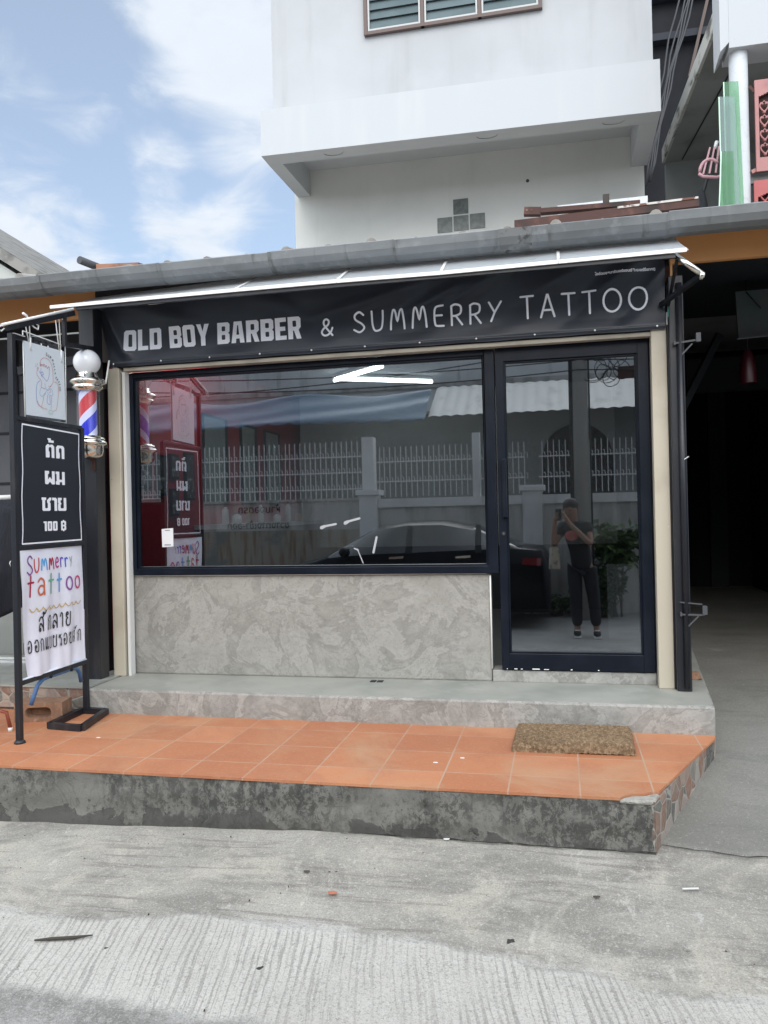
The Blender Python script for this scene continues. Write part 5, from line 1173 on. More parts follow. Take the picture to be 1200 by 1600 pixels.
mb = MB(); mb.bar((1.75, 2.35, 5.735), (1.50, 4.95, 5.698), .012, .01, 'cable_black'); mb.build('soffit_wire', bh)
mb = MB(); mb.box(1.32, 5, 5.0, 5.1, 4.95, 5.699, 'slab_soffit'); mb.box(1.32, 5, 5.0, 5.1, 3.5, 4.949, 'dark_wall'); mb.build('back_wall', bh)
mb = MB(); mb.box(1.2, 5, 1.95, 5.2, 3.45, 3.70, 'slab_soffit'); mb.build('balcony_floor', bh)
def carve(x0, x1, z0, z1, mat, lab):
    mb = MB(); y0, y1 = 2.05, 2.075
    wx, wz = .028, .075
    mb.box(x0, x0+wx, y0, y1, z0, z1, mat); mb.box(x1-wx, x1, y0, y1, z0, z1, mat); mb.box(x0+wx, x1-wx, y0, y1, z0, z0+wz*1.5, mat); mb.box(x0+wx, x1-wx, y0, y1, z1-wz*1.4, z1, mat)
    for sx in (0, 1):      # arched corners
        for k in range(4):
            cxx = x0+wx+.02*k if sx == 0 else x1-wx-.02*(k+1); mb.box(cxx, cxx+.02, y0, y1, z1-wz*1.4-.03+.008*k, z1-wz*1.4, mat)
    p = mb.build('carved_panel', bh)
    mb = MB(); mb.box(x0+.005, x1-.005, 2.10, 2.11, z0+.01, z1-.01, 'carving_dark'); mb.build('backing', p)
    mb = MB(); n = int((z1-z0)/.12); cxm = (x0+x1)/2
    for k in range(n):
        z = z0+wz*1.5+.03+.115*k
        if z > z1-wz*1.4-.06: break
        for off in (-.14, -.07, 0, .07, .14):
            for sg in (-1, 1):
                pts = cat_rom([(0, 0), (.02, .02), (.034, .05), (.022, .075), (.008, .06)], 3)
                mb.tube([(cxm+off+sg*px_, y0+.012, z+pz_) for px_, pz_ in pts], .0075, mat, 6)
            mb.ball((cxm+off, y0+.012, z-.004), .014, mat, 8, 6); mb.tube([(cxm+off-.035, y0+.012, z+.05), (cxm+off, y0+.012, z+.09), (cxm+off+.035, y0+.012, z+.05)], .006, mat, 6)
    mb.build('scrollwork', p); return p
carve(1.637, 2.06, 4.335, 5.085, 'pink_paint', ''); carve(1.615, 2.06, 3.72, 4.262, 'red_pink_paint', ''); carve(2.085, 2.5, 4.335, 5.085, 'pink_paint', ''); carve(2.085, 2.5, 3.72, 4.262, 'red_pink_paint', '')
mb = MB(); mb.bar((1.61, 2.09, 5.06), (1.64, 2.07, 5.0), .02, .02, 'rust'); mb.bar((1.605, 2.085, 4.345), (1.64, 2.085, 4.36), .03, .03, 'pink_paint'); mb.box(1.6, 2.6, 2.12, 2.16, 4.268, 4.33, 'slab_soffit'); mb.build('panel_rail', bh)
for k, (bl_, br_, tl_, tr_, zt, y, m, lab) in enumerate(((1.375, 1.50, 1.392, 1.50, 5.07, 1.98, 'green_glass', 'tallest green glass sheet leaning on the white column'), (1.318, 1.45, 1.338, 1.45, 4.915, 1.90, 'pale_glass', 'shorter frosted glass sheet at the left of the leaning stack'), (1.275, 1.40, 1.335, 1.42, 4.45, 1.85, 'green_glass', 'short offcut of green glass low in the leaning stack'))):
    g2 = thing('glass_sheet', lab, 'glass', ((bl_+br_)/2, y, 3.72), 'glass sheets leaning on the column')
    mb = MB(); mb.hexa([(bl_, y-.12, 3.72), (br_, y-.12, 3.72), (br_, y-.11, 3.72), (bl_, y-.11, 3.72), (tl_, y, zt), (tr_, y, zt-.01), (tr_, y+.01, zt-.01), (tl_, y+.01, zt)], m); mb.build('pane', g2)
    mb = MB(); mb.bar((bl_-.004, y-.116, 3.72), (tl_-.004, y+.005, zt), .010, .006, 'green_edge', (0, 1, 0)); mb.build('edge', g2)
pk = thing('plastic_stool', 'upturned pink plastic stool behind the leaning glass sheets', 'stool', (1.3, 2.2, 4.5))
mb = MB(); mb.tube([(1.225+.08*(1-cos(t)), 2.2, 4.44+.10*sin(t)) for t in [i*pi/10 for i in range(0, 9)]], .014, 'pink_plastic', 8); mb.tube([(1.215, 2.2, 4.43), (1.25, 2.2, 4.40), (1.36, 2.2, 4.38), (1.42, 2.2, 4.40)], .014, 'pink_plastic', 8); mb.build('seat_ring', pk)
for dx in (.0, .05, .10): mb = MB(); mb.bar((1.25+dx, 2.2, 4.42), (1.31+dx*.7, 2.2, 4.64), .014, .012, 'pink_plastic', (0, 1, 0)); mb.build('leg', pk)
bb = thing('black_bag', 'black cloth bag slumped at the foot of the glass sheets', 'bag', (1.26, 2.3, 3.72))
mb = MB()
def bagf(u, v):
    t = 2*pi*u; r = (.075+.02*sin(3*t+5*v))*(1-.55*v**2)*(1 if v < .98 else .2); return (1.245+r*cos(t)*1.0, 2.32+r*sin(t), 3.72+.62*v)
mb.grid(28, 18, bagf, 'black_fabric'); mb.build('body', bb, fix=False)
br = thing('broom_handle', 'thin black pole leaning behind the pink stool', 'pole', (1.3, 2.4, 3.72)); mb = MB(); mb.tube([(1.13, 2.4, 3.8), (1.40, 2.4, 4.75)], .014, 'cable_black', 8); mb.tube([(1.385, 2.4, 4.70), (1.405, 2.4, 4.77)], .016, 'card_white', 8); mb.build('handle', br)

# ------------------------------------------------------------------ scrap on the shop roof
r = thing('steel_channel', 'long rusty steel channel with flaking white paint lying on the roof edge', 'beam', (.3, .3, 3.45), 'rusty steel on the roof')
mb = MB(); mb.hexa([(-.25, .28, 3.435), (.89, .28, 3.475), (.89, .36, 3.475), (-.25, .36, 3.435), (-.25, .28, 3.50), (.89, .28, 3.525), (.89, .36, 3.525), (-.25, .36, 3.50)], 'rust'); mb.hexa([(.40, .275, 3.507), (.885, .275, 3.519), (.885, .365, 3.519), (.40, .365, 3.507), (.40, .275, 3.520), (.885, .275, 3.532), (.885, .365, 3.532), (.40, .365, 3.520)], 'rust_white'); mb.build('channel', r)
r = thing('steel_channel', 'shorter rusty channel with bolt holes lying on top of the longer one', 'beam', (.1, .42, 3.55), 'rusty steel on the roof')
mb = MB(); mb.bar((-.19, .42, 3.60), (-.08, .42, 3.588), .05, .05, 'rust'); mb.bar((-.08, .42, 3.588), (.55, .42, 3.575), .06, .03, 'rust'); mb.build('channel', r)
mb = MB()
for x in (-.17, -.14): mb.tube([(x, .392, 3.598), (x, .394, 3.598)], .006, 'rust_white', 8)
mb.build('bolt_hole', r)
r = thing('timber_stub', 'short upright weathered timber stub on the roof', 'post', (.34, .5, 3.5)); mb = MB(); mb.box(.325, .365, .48, .52, 3.42, 3.685, 'old_wood'); mb.build('stub', r)
r = thing('roof_sheet', 'white sheet panel lying flat on the roof behind rusty steel', 'panel', (.3, .6, 3.55)); mb = MB(); mb.hexa([(.03, .6, 3.55), (.62, .6, 3.56), (.62, .9, 3.60), (.03, .9, 3.59), (.03, .6, 3.685), (.62, .6, 3.69), (.62, .9, 3.71), (.03, .9, 3.70)], 'column_paint'); mb.build('sheet', r)
r = thing('roof_tile_offcut', 'loose flat orange tile lying on the left part of the roof', 'tile', (-3.1, .3, 3.46)); mb = MB(); mb.hexa([(-3.28, .25, 3.42), (-2.94, .25, 3.42), (-2.94, .4, 3.45), (-3.28, .4, 3.45), (-3.28, .25, 3.478), (-2.94, .25, 3.460), (-2.94, .4, 3.48), (-3.28, .4, 3.498)], 'orange_tile'); mb.build('tile', r)
r = thing('pipe_offcut', 'short grey pipe end poking up beside the loose orange tile', 'pipe', (-3.35, .3, 3.46)); mb = MB(); mb.tube([(-3.35, .15, 3.485), (-3.27, .45, 3.47)], .028, 'cable_grey', 12); mb.build('pipe', r)

# ------------------------------------------------------------------ carport on the right
cp = thing('carport', 'dark open carport under the orange fascia right of the shop', 'carport', (2.2, 3, .45))
mb = MB(); mb.box(.655, 5, 7.2, 7.3, .3, 4.3, 'carport_wall'); mb.box(2.6, 2.7, -.05, 7.2, .3, 4.3, 'carport_wall'); mb.box(2.7, 4.8, -.05, .05, -.1, 3.4, 'carport_wall'); mb.hexa([(.645, .2, .3), (.654, .2, .3), (.654, 3.7, .3), (.645, 3.7, .3), (.645, .2, 3.25), (.654, .2, 3.25), (.654, 3.7, 4.0), (.645, 3.7, 4.0)], 'carport_wall'); mb.box(.645, .654, 3.701, 7.2, .3, 3.9, 'carport_wall'); mb.build('wall', cp)  # right wall set in and front partition added to cut the light inside
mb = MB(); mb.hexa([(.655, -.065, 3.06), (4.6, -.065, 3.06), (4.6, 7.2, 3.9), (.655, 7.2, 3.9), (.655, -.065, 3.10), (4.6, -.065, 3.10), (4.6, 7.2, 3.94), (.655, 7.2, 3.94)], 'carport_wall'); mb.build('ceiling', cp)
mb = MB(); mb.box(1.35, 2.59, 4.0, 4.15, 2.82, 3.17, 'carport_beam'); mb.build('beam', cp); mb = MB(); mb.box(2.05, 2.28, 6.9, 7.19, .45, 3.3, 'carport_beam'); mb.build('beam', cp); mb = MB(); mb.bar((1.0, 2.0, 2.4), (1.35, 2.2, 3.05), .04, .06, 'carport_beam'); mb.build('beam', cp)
mb = MB(); mb.hexa([(1.25, 1.0, 2.775), (1.7, 1.0, 2.79), (1.7, 1.03, 2.79), (1.25, 1.03, 2.775), (1.235, 1.0, 3.10), (1.7, 1.0, 3.11), (1.7, 1.03, 3.11), (1.235, 1.03, 3.10)], 'carport_board'); mb.hexa([(1.215, .90, 2.745), (1.7, .90, 2.765), (1.7, 1.03, 2.789), (1.25, 1.03, 2.774), (1.225, .90, 2.755), (1.7, .90, 2.772), (1.7, 1.03, 2.7895), (1.25, 1.03, 2.7745)], 'carport_board'); mb.build('hanging_board', cp)
mb = MB(); mb.tube([(1.30, .98, 3.09), (1.345, .98, 3.03), (1.395, .98, 2.965)], .004, 'cable_black', 6); mb.tube([(1.385, .4, 3.05), (1.36, .4, 3.0), (1.37, .4, 2.96), (1.41, .4, 2.935), (1.5, .4, 2.96)], .010, 'carport_beam', 6); mb.bar((1.395, .4, 2.945), (1.55, .4, 2.975), .03, .03, 'carport_beam'); mb.build('cable', cp)
mb = MB(); mb.box(1.15, 1.19, 3.9, 3.93, 1.65, 1.78, 'carport_beam'); mb.build('switch', cp)
rl = thing('pendant_lamp', 'unlit dark red pendant lampshade hanging inside the carport', 'lamp', (1.315, 1.05, 2.46))
mb = MB(); mb.lathe([(.058, 0), (.060, .06), (.048, .15), (.030, .22), (.012, .24), (0, .24)], (1.315, 1.05, 2.46), 'lamp_red', 24); mb.build('shade', rl, fix=False); mb = MB(); mb.tube([(1.315, 1.05, 2.69), (1.315, 1.05, 3.2)], .004, 'cable_black', 6); mb.build('cord', rl)
r = thing('leaf_litter', 'scrap of reddish litter on the light step behind the right post', 'litter', (.76, .2, .54)); mb = MB(); mb.grid(6, 4, lambda u, v: (.735+.09*u, .16+.12*v, .541+.05*sin(3*u)*sin(3*v)+.01*sin(9*u)), 'hollow_brick'); mb.build('scrap', r, fix=False)

# ------------------------------------------------------------------ twigs and bits on the ground
def onroad(x, y): return (x, y, gz(x, y)+.017)
tw = thing('twig', 'thin dark dry twig lying on the ribbed concrete strip', 'twig', onroad(-1.79, -2.43)); mb = MB(); mb.tube([onroad(-1.90, -2.455), onroad(-1.84, -2.438), onroad(-1.76, -2.42), onroad(-1.70, -2.398)], [.003, .006, .006, .002], 'debris', 6); mb.build('stem', tw)
rnd = random.Random(11)
for k, (x, y, s_, m, nm, lab) in enumerate(((-.90, -2.02, .03, 'debris_red', 'red_scrap', 'small reddish scrap on the apron concrete near the ribbed strip'), (.10, -1.90, .022, 'debris', 'dry_leaf', 'curled dry leaf on the apron below the doormat'), (-1.05, -1.88, .022, 'debris', 'dry_leaf', 'curled dry leaf near the middle of the apron, left of the red scrap'), (-.52, -1.535, .022, 'debris_white', 'white_chip', 'white mortar chip against the mouldy kerb'), (.45, -1.80, .04, 'debris_white', 'white_straw', 'short white straw scrap on the apron at the right'))):
    t3 = thing(nm, lab, 'litter', onroad(x, y)); mb = MB(); z = onroad(x, y)[2]-.004
    if nm == 'white_straw': mb.tube([(x-.03, y, z+.004), (x+.03, y+.012, z+.005)], .004, m, 6)
    else: mb.grid(5, 4, lambda u, v: (x+s_*(u-.5)*1.2, y+s_*(v-.5)*.8*sin(pi*(.1+.8*u)), z+.35*s_*(.3+sin(pi*v)*.6+.2*u)), m)
    mb.build('scrap', t3, fix=False)
mb = MB()
for i in range(50):
    x, y = rnd.uniform(-3.2, 1.2), rnd.uniform(-2.8, -1.56); z = gz(x, y)+.012; s_ = rnd.uniform(.001, .003)
    mb.hexa([(x-s_, y-s_, z-.004), (x+s_, y-s_*.6, z-.004), (x+s_*.8, y+s_, z-.004), (x-s_, y+s_*.7, z-.004), (x-s_*.6, y-s_*.5, z+s_), (x+s_*.6, y-s_*.5, z+s_*.8), (x+s_*.5, y+s_*.5, z+s_), (x-s_*.5, y+s_*.5, z+s_*.7)], rnd.choice(('debris', 'debris', 'debris_white')))
o = mb.build('gravel', fix=False); o['kind'] = 'stuff'
for k, (x, y, lab) in enumerate(((-.50, -1.08, 'white paint fleck on the terracotta tiles near the middle of the porch'), (-2.55, -1.0, 'white chip on the tiles in front of the sign stand base'), (-.62, -1.17, 'pale mortar smear on the tiles beside the white fleck'))):
    t3 = thing('tile_fleck', lab, 'litter', (x, y, ZT)); mb = MB(); mb.hexa([(x-.012, y-.004, ZT), (x+.010, y-.006, ZT), (x+.012, y+.004, ZT), (x-.008, y+.006, ZT), (x-.009, y-.002, ZT+.003), (x+.007, y-.003, ZT+.003), (x+.008, y+.002, ZT+.003), (x-.005, y+.003, ZT+.003)], 'debris_white'); mb.build('chip', t3)
mb = MB()
dr = thing('floor_drain', 'tiny dark double slot cut into the cement step', 'drain', (-1.15, -.12, .5386))
mb.box(-1.20, -1.165, -.11, -.06, .5387, .542, 'cable_black'); mb.box(-1.155, -1.12, -.11, -.06, .5387, .542, 'cable_black'); mb.build('slot', dr)
# ================================================================== across the lane (seen mirrored in the glass)
bw = thing('boundary_wall', 'stained boundary wall with capped pillars across the lane', 'wall', (-3, -7.6, 0))
mb = MB(); mb.box(-9, -3.19, -7.75, -7.60, -.05, 1.83, 'opp_low'); mb.box(-9, -3.19, -7.599, -7.585, -.05, 1.36, 'opp_stain'); mb.box(-9, -3.19, -7.78, -7.57, 1.831, 1.87, 'opp_low'); mb.build('panel', bw)
mb = MB(); mb.box(-2.88, 3.2, -7.72, -7.60, -.05, 1.70, 'opp_low'); mb.box(-2.88, 3.2, -7.76, -7.56, 1.701, 1.84, 'opp_wall'); mb.build('panel', bw)
for x in (-3.035, -.42, -1.28):
    mb = MB()
    if x == -1.28: mb.box(x-.06, x+.06, -7.72, -7.60, 1.841, 2.85, 'opp_wall'); mb.build('pillar', bw); continue
    mb.box(x-.15, x+.15, -7.80, -7.52, -.05, 1.90, 'opp_wall'); mb.box(x-.20, x+.20, -7.84, -7.48, 1.901, 1.99, 'opp_wall'); 
    if x < -1: mb.box(x-.1, x+.1, -7.76, -7.56, 1.991, 2.85, 'opp_wall')
    mb.build('pillar', bw, bevel=.01)
def wsurf(u, v, h=0): return (-u, -7.5845+h, v)
text_mesh('ห้ามจอดรถ', wsurf, 'ink_black', 4.55, 1.66, .75, bw); text_mesh('ขวางทางเข้า-ออก', wsurf, 'ink_black', 4.40, 1.40, 1.1, bw)
gr = thing('spiked_grille', 'white spiked steel grille standing on the boundary wall', 'fence', (-3, -7.66, 1.84))
mb = MB(); x = -8.9; k = 0
while x < 3.2:
    if not (-3.14 < x < -2.93 or -.53 < x < -.31):
        zt = 2.80 if x < -2.9 else 2.68; lean = .03*sin(k*2.1) if k % 9 == 4 else .004*sin(k)
        mb.bar((x, -7.66, 1.87), (x+lean, -7.66, zt), .012, .012, 'grille_white', (0, 1, 0))
        for z in ((2.02, 2.29, 2.55) if x < -2.9 else (2.12, 2.44)):
            mb.bar((x+.045, -7.66, z-.02), (x+.045, -7.66, z+.06), .010, .010, 'grille_white', (0, 1, 0)); mb.bar((x+.045, -7.66, z+.06), (x+.02, -7.66, z+.07), .010, .010, 'grille_white', (0, 1, 0))
    x += .09; k += 1
for z in (2.02, 2.29, 2.55): mb.box(-9, -3.15, -7.67, -7.65, z-.008, z+.008, 'grille_white')
for z in (2.12, 2.44): mb.box(-2.92, -.53, -7.67, -7.65, z-.008, z+.008, 'grille_white'); mb.box(-.31, 3.2, -7.67, -7.65, z-.008, z+.008, 'grille_white')
mb.build('bars', gr)
oh = thing('lane_house', 'grey house with zinc porch roof and arched doorway across the lane', 'house', (-3, -11, 0))
mb = MB(); mb.box(-14, 8, -12.6, -12.4, 3.6, 5.3, 'opp_wall'); mb.box(-14, 8, -12.38, -12.30, 4.35, 4.45, 'opp_low'); mb.box(-14, 8, -11.6, -11.4, 0, 3.599, 'opp_shaded'); mb.box(-14, 8, -12.39, -11.0, 3.60, 3.66, 'opp_shaded'); mb.build('wall', oh)
mb = MB()
def zinc(u, v):
    x = -2.42+8*u; y = -10.0-1.3*v; return (x, y, 3.42+.75*v+.022*abs(sin(pi*x/.22)))
mb.grid(220, 3, zinc, 'zinc_sheet'); mb.build('porch_roof', oh, fix=False)
mb = MB(); n = 14; P = [(-.33, 0), (1.05, 0)]+[(.36+.69*cos(pi*k/n), 2.62+.69*sin(pi*k/n)) for k in range(n+1)]
mb.prism(P, 'y', -11.399, -11.36, 'dark_wall'); mb.build('arched_door', oh)
tp = thing('tarp_awning', 'faded blue tarpaulin awning with scalloped edge across the lane', 'awning', (-5, -9.6, 3.4))
mb = MB()
def tarp(u, v):
    x = -9.2+6.8*u; z = 3.98-.62*v+.05*sin(2.2*x)*(1-v)-.05*abs(sin(pi*x/.42))*(v > .95)+.02*sin(7*v+x); return (x, -10.4+.9*v+.03*sin(12*v+2*x), z)
mb.grid(140, 18, tarp, 'tarp_blue'); o = mb.build('sheet', tp, fix=False); sm_ = o.modifiers.new('t', 'SOLIDIFY'); sm_.thickness = .01
up_ = thing('utility_pole', 'round concrete utility pole with coiled cables across the lane', 'pole', (.31, -6.9, 0))
mb = MB(); mb.tube([(.31, -6.9, -.05), (.31, -6.9, 8.5)], [.125, .10], 'pole_concrete', 20); mb.build('shaft', up_)
mb = MB(); rnd = random.Random(5)
for i in range(16):
    cx2, cz2, r2 = .62+rnd.uniform(-.15, .35), 3.75+rnd.uniform(-.28, .25), rnd.uniform(.08, .26)
    mb.tube([(cx2+r2*cos(t), -6.85+.04*sin(3*t+i), cz2+r2*1.1*sin(t)) for t in [2*pi*q/18 for q in range(19)]], .006, 'cable_black', 5)
for dx in (-.15, -.12, .14): mb.tube([(.31+dx, -6.86, .8), (.31+dx*.9, -6.85, 4.8)], .014, 'cable_black', 6)
mb.build('coiled_cable', up_)
mb = MB(); mb.box(.85, 1.25, -6.85, -6.80, 3.45, 3.62, 'rust'); mb.build('name_board', up_)
for k, (z0, z1, sag, y) in enumerate(((4.05, 3.75, .16, -6.8), (4.0, 3.95, .1, -6.85), (3.88, 3.6, .20, -6.75), (4.2, 4.1, .12, -6.9), (3.7, 3.95, .26, -6.7))):
    cbt = thing('overhead_cable', ('second lowest black cable sagging over the lane', 'straightest black cable above the lane', 'slack black cable with a deep sag over the lane', 'highest black cable over the lane', 'lowest black cable drooping over the lane')[k], 'cable', (-3, y, z0), 'cables strung over the lane')
    mb = MB(); mb.tube([(-9+9.31*q/24, y, z0+(z1-z0)*q/24-sag*4*(q/24)*(1-q/24)) for q in range(25)]+[(.31+6*q/8, y, z1-sag*.6*sin(pi*q/8)) for q in range(1, 9)], .009, 'cable_black', 5); mb.build('line', cbt)
# parked car
car = thing('parked_car', 'dark saloon car parked across the lane against the boundary wall', 'car', (-2.3, -6.6, .02))
ST = [(0, .50, .56, .60, .5), (.06, .60, .68, .70, .58), (.30, .72, .76, .80, .68), (.75, .82, .85, .85, .74), (1.20, .91, .94, .86, .76), (1.40, .97, 1.02, .865, .72), (1.75, 1.00, 1.23, .87, .64), (2.10, 1.02, 1.40, .87, .60), (2.50, 1.03, 1.455, .87, .58), (3.0, 1.045, 1.455, .87, .58), (3.45, 1.06, 1.37, .865, .59), (3.85, 1.065, 1.20, .855, .62), (4.10, 1.05, 1.085, .84, .70), (4.36, 1.03, 1.055, .80, .70), (4.44, .90, .94, .76, .66), (4.46, .55, .60, .72, .6)]
X0, YC = -4.62, -6.62
mb = MB(); vs = []; rows = []
for (sx, bz, rz, w, rw) in ST:
    h = [(w*.88, .20), (w*.97, .30), (w, .55), (w*.985, min(.78, bz-.03)), (w*.95, bz)]
    rf = [(rw+.03, rz-.05 if rz-bz > .1 else (bz+rz)/2), (rw*.85, rz-.005), (0, rz+.012)]
    half = h+rf; ring = [(sx, y, z) for y, z in half]+[(sx, -y, z) for y, z in half[-2::-1]]
    rows.append(ring)
n = len(rows[0]); base = [(X0+p[0], YC+p[1], p[2]+.02) for r_ in rows for p in r_]
body_f, glass_f = [], []
for i in range(len(rows)-1):
    for k in range(n-1):
        f_ = (i*n+k, i*n+k+1, (i+1)*n+k+1, (i+1)*n+k); s0, s1 = ST[i][0], ST[i+1][0]
        side = k in (4, n-6); top = k in (5, 6, n-8, n-7)
        if (side and 1.40 <= s0 and s1 <= 3.85) or (top and ((1.35 <= s0 and s1 <= 2.12) or (3.44 <= s0 and s1 <= 4.1))): glass_f.append(f_)
        else: body_f.append(f_)
body_f += [tuple(range(n))[::-1], tuple((len(rows)-1)*n+k for k in range(n))]
mb.add(base, body_f, 'car_paint', True); cb2 = mb.build('body', car, fix=False)
mb = MB(); mb.add(base, glass_f, 'car_glass', True); mb.build('window_glass', car, fix=False)
for sx in (2.52, 3.48):
    mb = MB(); mb.hexa([(X0+sx, YC+.868, 1.04), (X0+sx+.09, YC+.868, 1.04), (X0+sx+.07, YC+.62, 1.40), (X0+sx, YC+.62, 1.42), (X0+sx, YC+.874, 1.04), (X0+sx+.09, YC+.874, 1.04), (X0+sx+.07, YC+.63, 1.41), (X0+sx, YC+.63, 1.43)], 'car_paint'); mb.build('pillar', car)
for sx in (2.30, 3.22): mb = MB(); mb.bar((X0+sx, YC+.878, .985), (X0+sx+.2, YC+.878, .995), .022, .03, 'chrome'); mb.build('door_handle', car)
mb = MB(); mb.ball((X0+1.68, YC+.95, 1.08), .11, 'car_paint', 16, 10, (.7, 1, .7)); mb.build('wing_mirror', car)
for sx in (.85, 3.55):
    for sg in (1, -1):
        mb = MB(); mb.tube([(X0+sx, YC+sg*.70, .33), (X0+sx, YC+sg*.885, .33)], .32, 'tyre', 28); wh = mb.build('wheel', car); mb = MB(); mb.tube([(X0+sx, YC+sg*.87, .33), (X0+sx, YC+sg*.893, .33)], .215, 'alloy', 20); mb.build('rim', wh)
mb = MB(); mb.hexa([(X0+4.20, YC+.70, .86), (X0+4.42, YC+.70, .86), (X0+4.30, YC+.845, .86), (X0+4.10, YC+.85, .88), (X0+4.20, YC+.70, .97), (X0+4.42, YC+.70, .955), (X0+4.30, YC+.835, .96), (X0+4.12, YC+.84, .96)], 'tail_red'); mb.build('tail_light', car)
mb = MB(); mb.hexa([(X0+.10, YC+.60, .60), (X0+.30, YC+.815, .60), (X0+.60, YC+.86, .66), (X0+.15, YC+.60, .66), (X0+.14, YC+.60, .70), (X0+.32, YC+.79, .72), (X0+.60, YC+.845, .76), (X0+.2, YC+.60, .74)], 'head_glass'); mb.build('headlight', car)
# bushes
def bush(name, lab, c2, size, n, lr, mats, seed, grp=None):
    rnd = random.Random(seed); t = thing(name, lab, 'plant', (c2[0], c2[1], 0), grp); mb = MB(); sb = MB()
    for i in range(9):
        tip = Vector((c2[0]+rnd.uniform(-1, 1)*size[0]*.6, c2[1]+rnd.uniform(-1, 1)*size[1]*.6, c2[2]+size[2]*rnd.uniform(.3, .95)))
        sb.tube([(c2[0]+rnd.uniform(-.1, .1), c2[1], -.02), (Vector((c2[0], c2[1], 0))+tip)/2, tip], [.015, .01, .004], 'bark', 5)
    for i in range(n):
        d = Vector((rnd.gauss(0, 1), rnd.gauss(0, 1), rnd.gauss(0, 1))).normalized()*rnd.random()**.4
        clump = .75+.35*sin(5*d.x+seed)*sin(4*d.z+2*seed)
        p = Vector((c2[0]+d.x*size[0]*clump, c2[1]+d.y*size[1], c2[2]+size[2]*.5+d.z*size[2]*.5*clump))
        if p.z < 0.02: continue
        l = rnd.uniform(.6, 1.2)*lr; a = Vector((rnd.uniform(-1, 1), rnd.uniform(-1, 1), rnd.uniform(-.6, .8))).normalized()*l; b3 = a.cross(Vector((rnd.uniform(-1, 1), rnd.uniform(-1, 1), 1))).normalized()*l*.28
        mb.add([p, p+a*.4+b3, p+a+Vector((0, 0, -.2*l)), p+a*.4-b3], [(0, 1, 2, 3)], rnd.choice(mats))
    sb.build('stem', t); mb.build('foliage', t, fix=False); return t
bush('broad_leaf_shrub', 'broad leaved green shrub beside the concrete pole across the lane', (.80, -7.2, .55), (.45, .30, .95), 420, .20, ['leaf_mid', 'leaf_light', 'leaf_mid'], 1)
bush('low_bush', 'dense low dark green bush beneath the broad leaved shrub', (.62, -7.1, .0), (.40, .3, .95), 1600, .07, ['leaf_dark', 'leaf_mid'], 2)
bush('weed_clump', 'ragged green weeds along the foot of the wall behind the photographer', (-.1, -7.3, -.05), (.9, .22, .45), 1200, .06, ['leaf_mid', 'leaf_light', 'leaf_dark'], 3)

# ------------------------------------------------------------------ the photographer
ps = thing('person', 'person in black shirt with red print and black trousers holding up a phone', 'person', (.28, -5.32, 0))
def skinned(name, joints, edges, mat, parent, root=0, sub=2):
    off = Vector(parent['wl']); me = bpy.data.meshes.new(name)
    me.from_pydata([tuple(Vector(j[:3])-off) for j in joints], edges, []); me.materials.append(MATS[mat])
    o = bpy.data.objects.new(name, me); COL.objects.link(o); o.parent = parent; o['wl'] = list(off)
    md = o.modifiers.new('skin', 'SKIN'); md.use_smooth_shade = True
    if not me.skin_vertices: 
        return o
    for i, j in enumerate(joints):
        r2 = j[3] if isinstance(j[3], tuple) else (j[3], j[3])
        me.skin_vertices[0].data[i].radius = r2; me.skin_vertices[0].data[i].use_root = (i == root)
    s3 = o.modifiers.new('sub', 'SUBSURF'); s3.levels = sub; s3.render_levels = sub
    return o
J = [(.25, -5.32, .92, .085), (.23, -5.32, 1.10, .08), (.19, -5.33, 1.30, .095), (.16, -5.32, 1.45, .05), (.135, -5.29, 1.53, .07), (.125, -5.275, 1.61, .092), (.125, -5.285, 1.68, .07),
     (.03, -5.33, 1.39, .055), (-.09, -5.21, 1.15, .042), (-.075, -5.10, 1.40, .030), (-.065, -5.06, 1.50, .030),
     (.335, -5.33, 1.38, .055), (.36, -5.17, 1.16, .042), (.11, -5.09, 1.42, .030), (.055, -5.06, 1.50, .030),
     (.16, -5.32, .86, .07), (.17, -5.29, .48, .058), (.18, -5.31, .10, .040), (.17, -5.20, .045, .036),
     (.34, -5.32, .86, .07), (.385, -5.29, .48, .058), (.41, -5.29, .10, .040), (.415, -5.17, .045, .036)]
Ed = [(0, 1), (1, 2), (2, 3), (3, 4), (4, 5), (5, 6), (2, 7), (7, 8), (8, 9), (9, 10), (2, 11), (11, 12), (12, 13), (13, 14), (0, 15), (15, 16), (16, 17), (17, 18), (0, 19), (19, 20), (20, 21), (21, 22)]
for wrist, sx in ((10, -1), (14, 1)):
    w = J[wrist]
    for k, (dx, dy, dz, r2) in enumerate(((-.012, .03, .055, .009), (-.004, .034, .03, .009), (0, .034, .008, .009), (.004, .03, -.012, .008))):
        a = len(J); J.append((w[0]+sx*dx*.4, w[1]+.022, w[2]+dz*.8, r2)); J.append((w[0]-sx*.018, w[1]+.046, w[2]+dz, r2)); J.append((w[0]-sx*.045, w[1]+.050, w[2]+dz+.008, r2*.9)); Ed += [(wrist, a), (a, a+1), (a+1, a+2)]
    a = len(J); J.append((w[0]-sx*.015, w[1]-.012, w[2]+.03, .011)); J.append((w[0]-sx*.038, w[1]-.006, w[2]+.055, .009)); Ed += [(wrist, a), (a, a+1)]
skinned('body', J, Ed, 'skin', ps)
SJ = [(.25, -5.32, .80, .125), (.245, -5.32, .93, .142), (.23, -5.32, 1.10, .135), (.19, -5.33, 1.31, .142), (.165, -5.325, 1.42, .075), (.02, -5.33, 1.385, .078), (-.05, -5.27, 1.25, .072), (.345, -5.33, 1.375, .078), (.355, -5.25, 1.25, .072)]
skinned('shirt', SJ, [(0, 1), (1, 2), (2, 3), (3, 4), (3, 5), (5, 6), (3, 7), (7, 8)], 'shirt_black', ps)
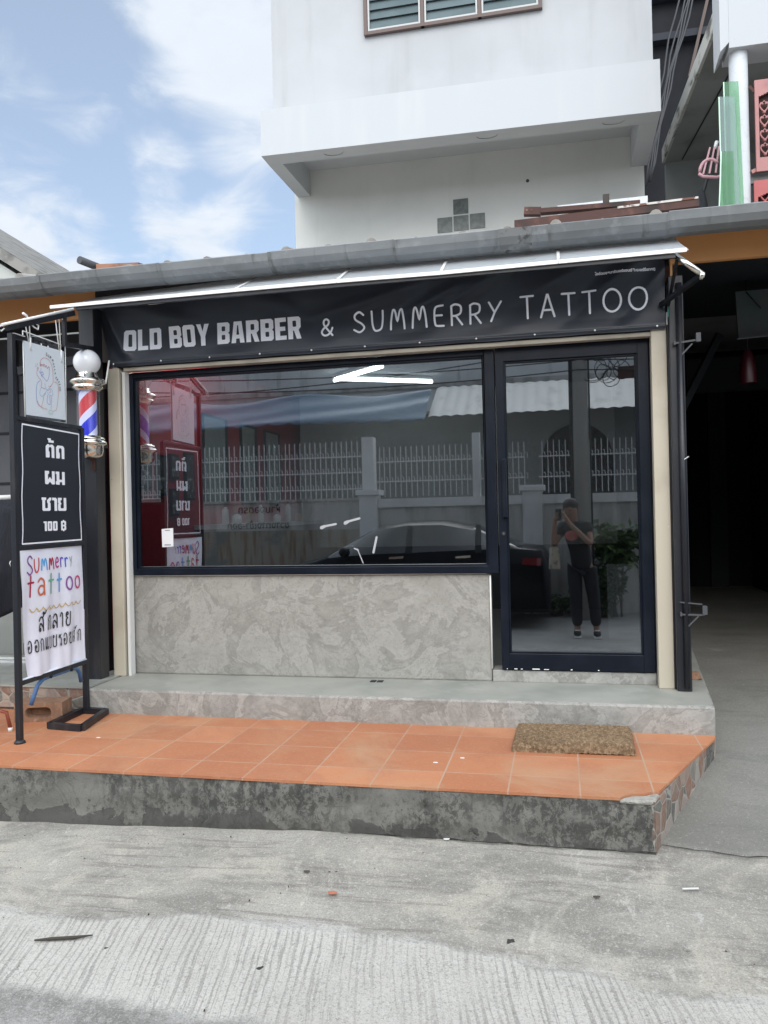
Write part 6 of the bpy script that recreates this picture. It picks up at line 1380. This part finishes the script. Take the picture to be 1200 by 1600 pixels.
PJ = [(.25, -5.32, .95, .128), (.155, -5.32, .82, .105), (.17, -5.29, .48, .082), (.18, -5.31, .12, .068), (.345, -5.32, .82, .105), (.385, -5.29, .48, .082), (.41, -5.29, .12, .068)]
skinned('trousers', PJ, [(0, 1), (1, 2), (2, 3), (0, 4), (4, 5), (5, 6)], 'trousers', ps)
mb = MB(); mb.ball((.13, -5.195, 1.27), .085, 'print_red', 14, 8, (1, .18, .75)); mb.build('shirt_print', ps)
mb = MB(); mb.ball((.128, -5.30, 1.655), .104, 'hair', 22, 14, (.93, 1.0, .85)); mb.build('hair', ps)
mb = MB(); mb.ball((.125, -5.185, 1.60), .016, 'skin', 10, 8, (.8, 1.1, 1.3)); mb.ball((.035, -5.275, 1.60), .022, 'skin', 10, 8, (.4, .8, 1.2)); mb.ball((.216, -5.275, 1.60), .022, 'skin', 10, 8, (.4, .8, 1.2)); mb.build('nose_and_ears', ps)
mb = MB(); mb.ball((.093, -5.195, 1.625), .012, 'hair', 10, 6); mb.ball((.157, -5.195, 1.625), .012, 'hair', 10, 6); mb.ball((.125, -5.192, 1.562), .02, 'print_red', 10, 6, (1, .4, .3)); mb.build('eyes_and_mouth', ps)
for x, y in ((.175, -5.23), (.413, -5.20)):
    mb = MB(); mb.ball((x, y, .05), .05, 'shoe_black', 16, 10, (.95, 2.4, .9)); mb.box(x-.045, x+.045, y-.115, y+.115, .004, .028, 'white_paint'); mb.bar((x-.03, y+.04, .092), (x+.03, y+.04, .092), .04, .008, 'white_paint'); mb.build('shoe', ps, bevel=.008)
ph = thing('phone', 'dark smartphone held up by the photographer', 'phone', (-.03, -5.04, 1.54))
mb = MB(); mb.box(-.062, .014, -5.046, -5.038, 1.462, 1.612, 'phone_body'); mb.build('case', ph, bevel=.004)
mb = MB(); mb.tube([(.0, -5.038, 1.598), (.0, -5.035, 1.598)], .007, 'car_glass', 14); mb.tube([(.0, -5.038, 1.578), (.0, -5.035, 1.578)], .007, 'car_glass', 14); mb.build('lens', ph)
bgc = thing('tote_bag', 'patterned canvas tote bag hanging from the photographer\'s elbow', 'bag', (-.08, -5.2, .9))
mb = MB()
def bagf2(u, v):
    t = 2*pi*u; w = .07*(1-.25*v); d = .035+.015*sin(3*v); return (-.085+w*cos(t)*(1+.1*sin(4*t)), -5.2+d*sin(t), .86+.27*v)
mb.grid(26, 14, bagf2, 'bag_canvas'); mb.build('body', bgc, fix=False)
mb = MB(); mb.tube([(-.13, -5.2, 1.12), (-.105, -5.21, 1.20), (-.06, -5.21, 1.20), (-.04, -5.2, 1.12)], .008, 'bag_canvas', 6); mb.build('strap', bgc)

for o in bpy.data.objects:
    if 'wl' in o: del o['wl']
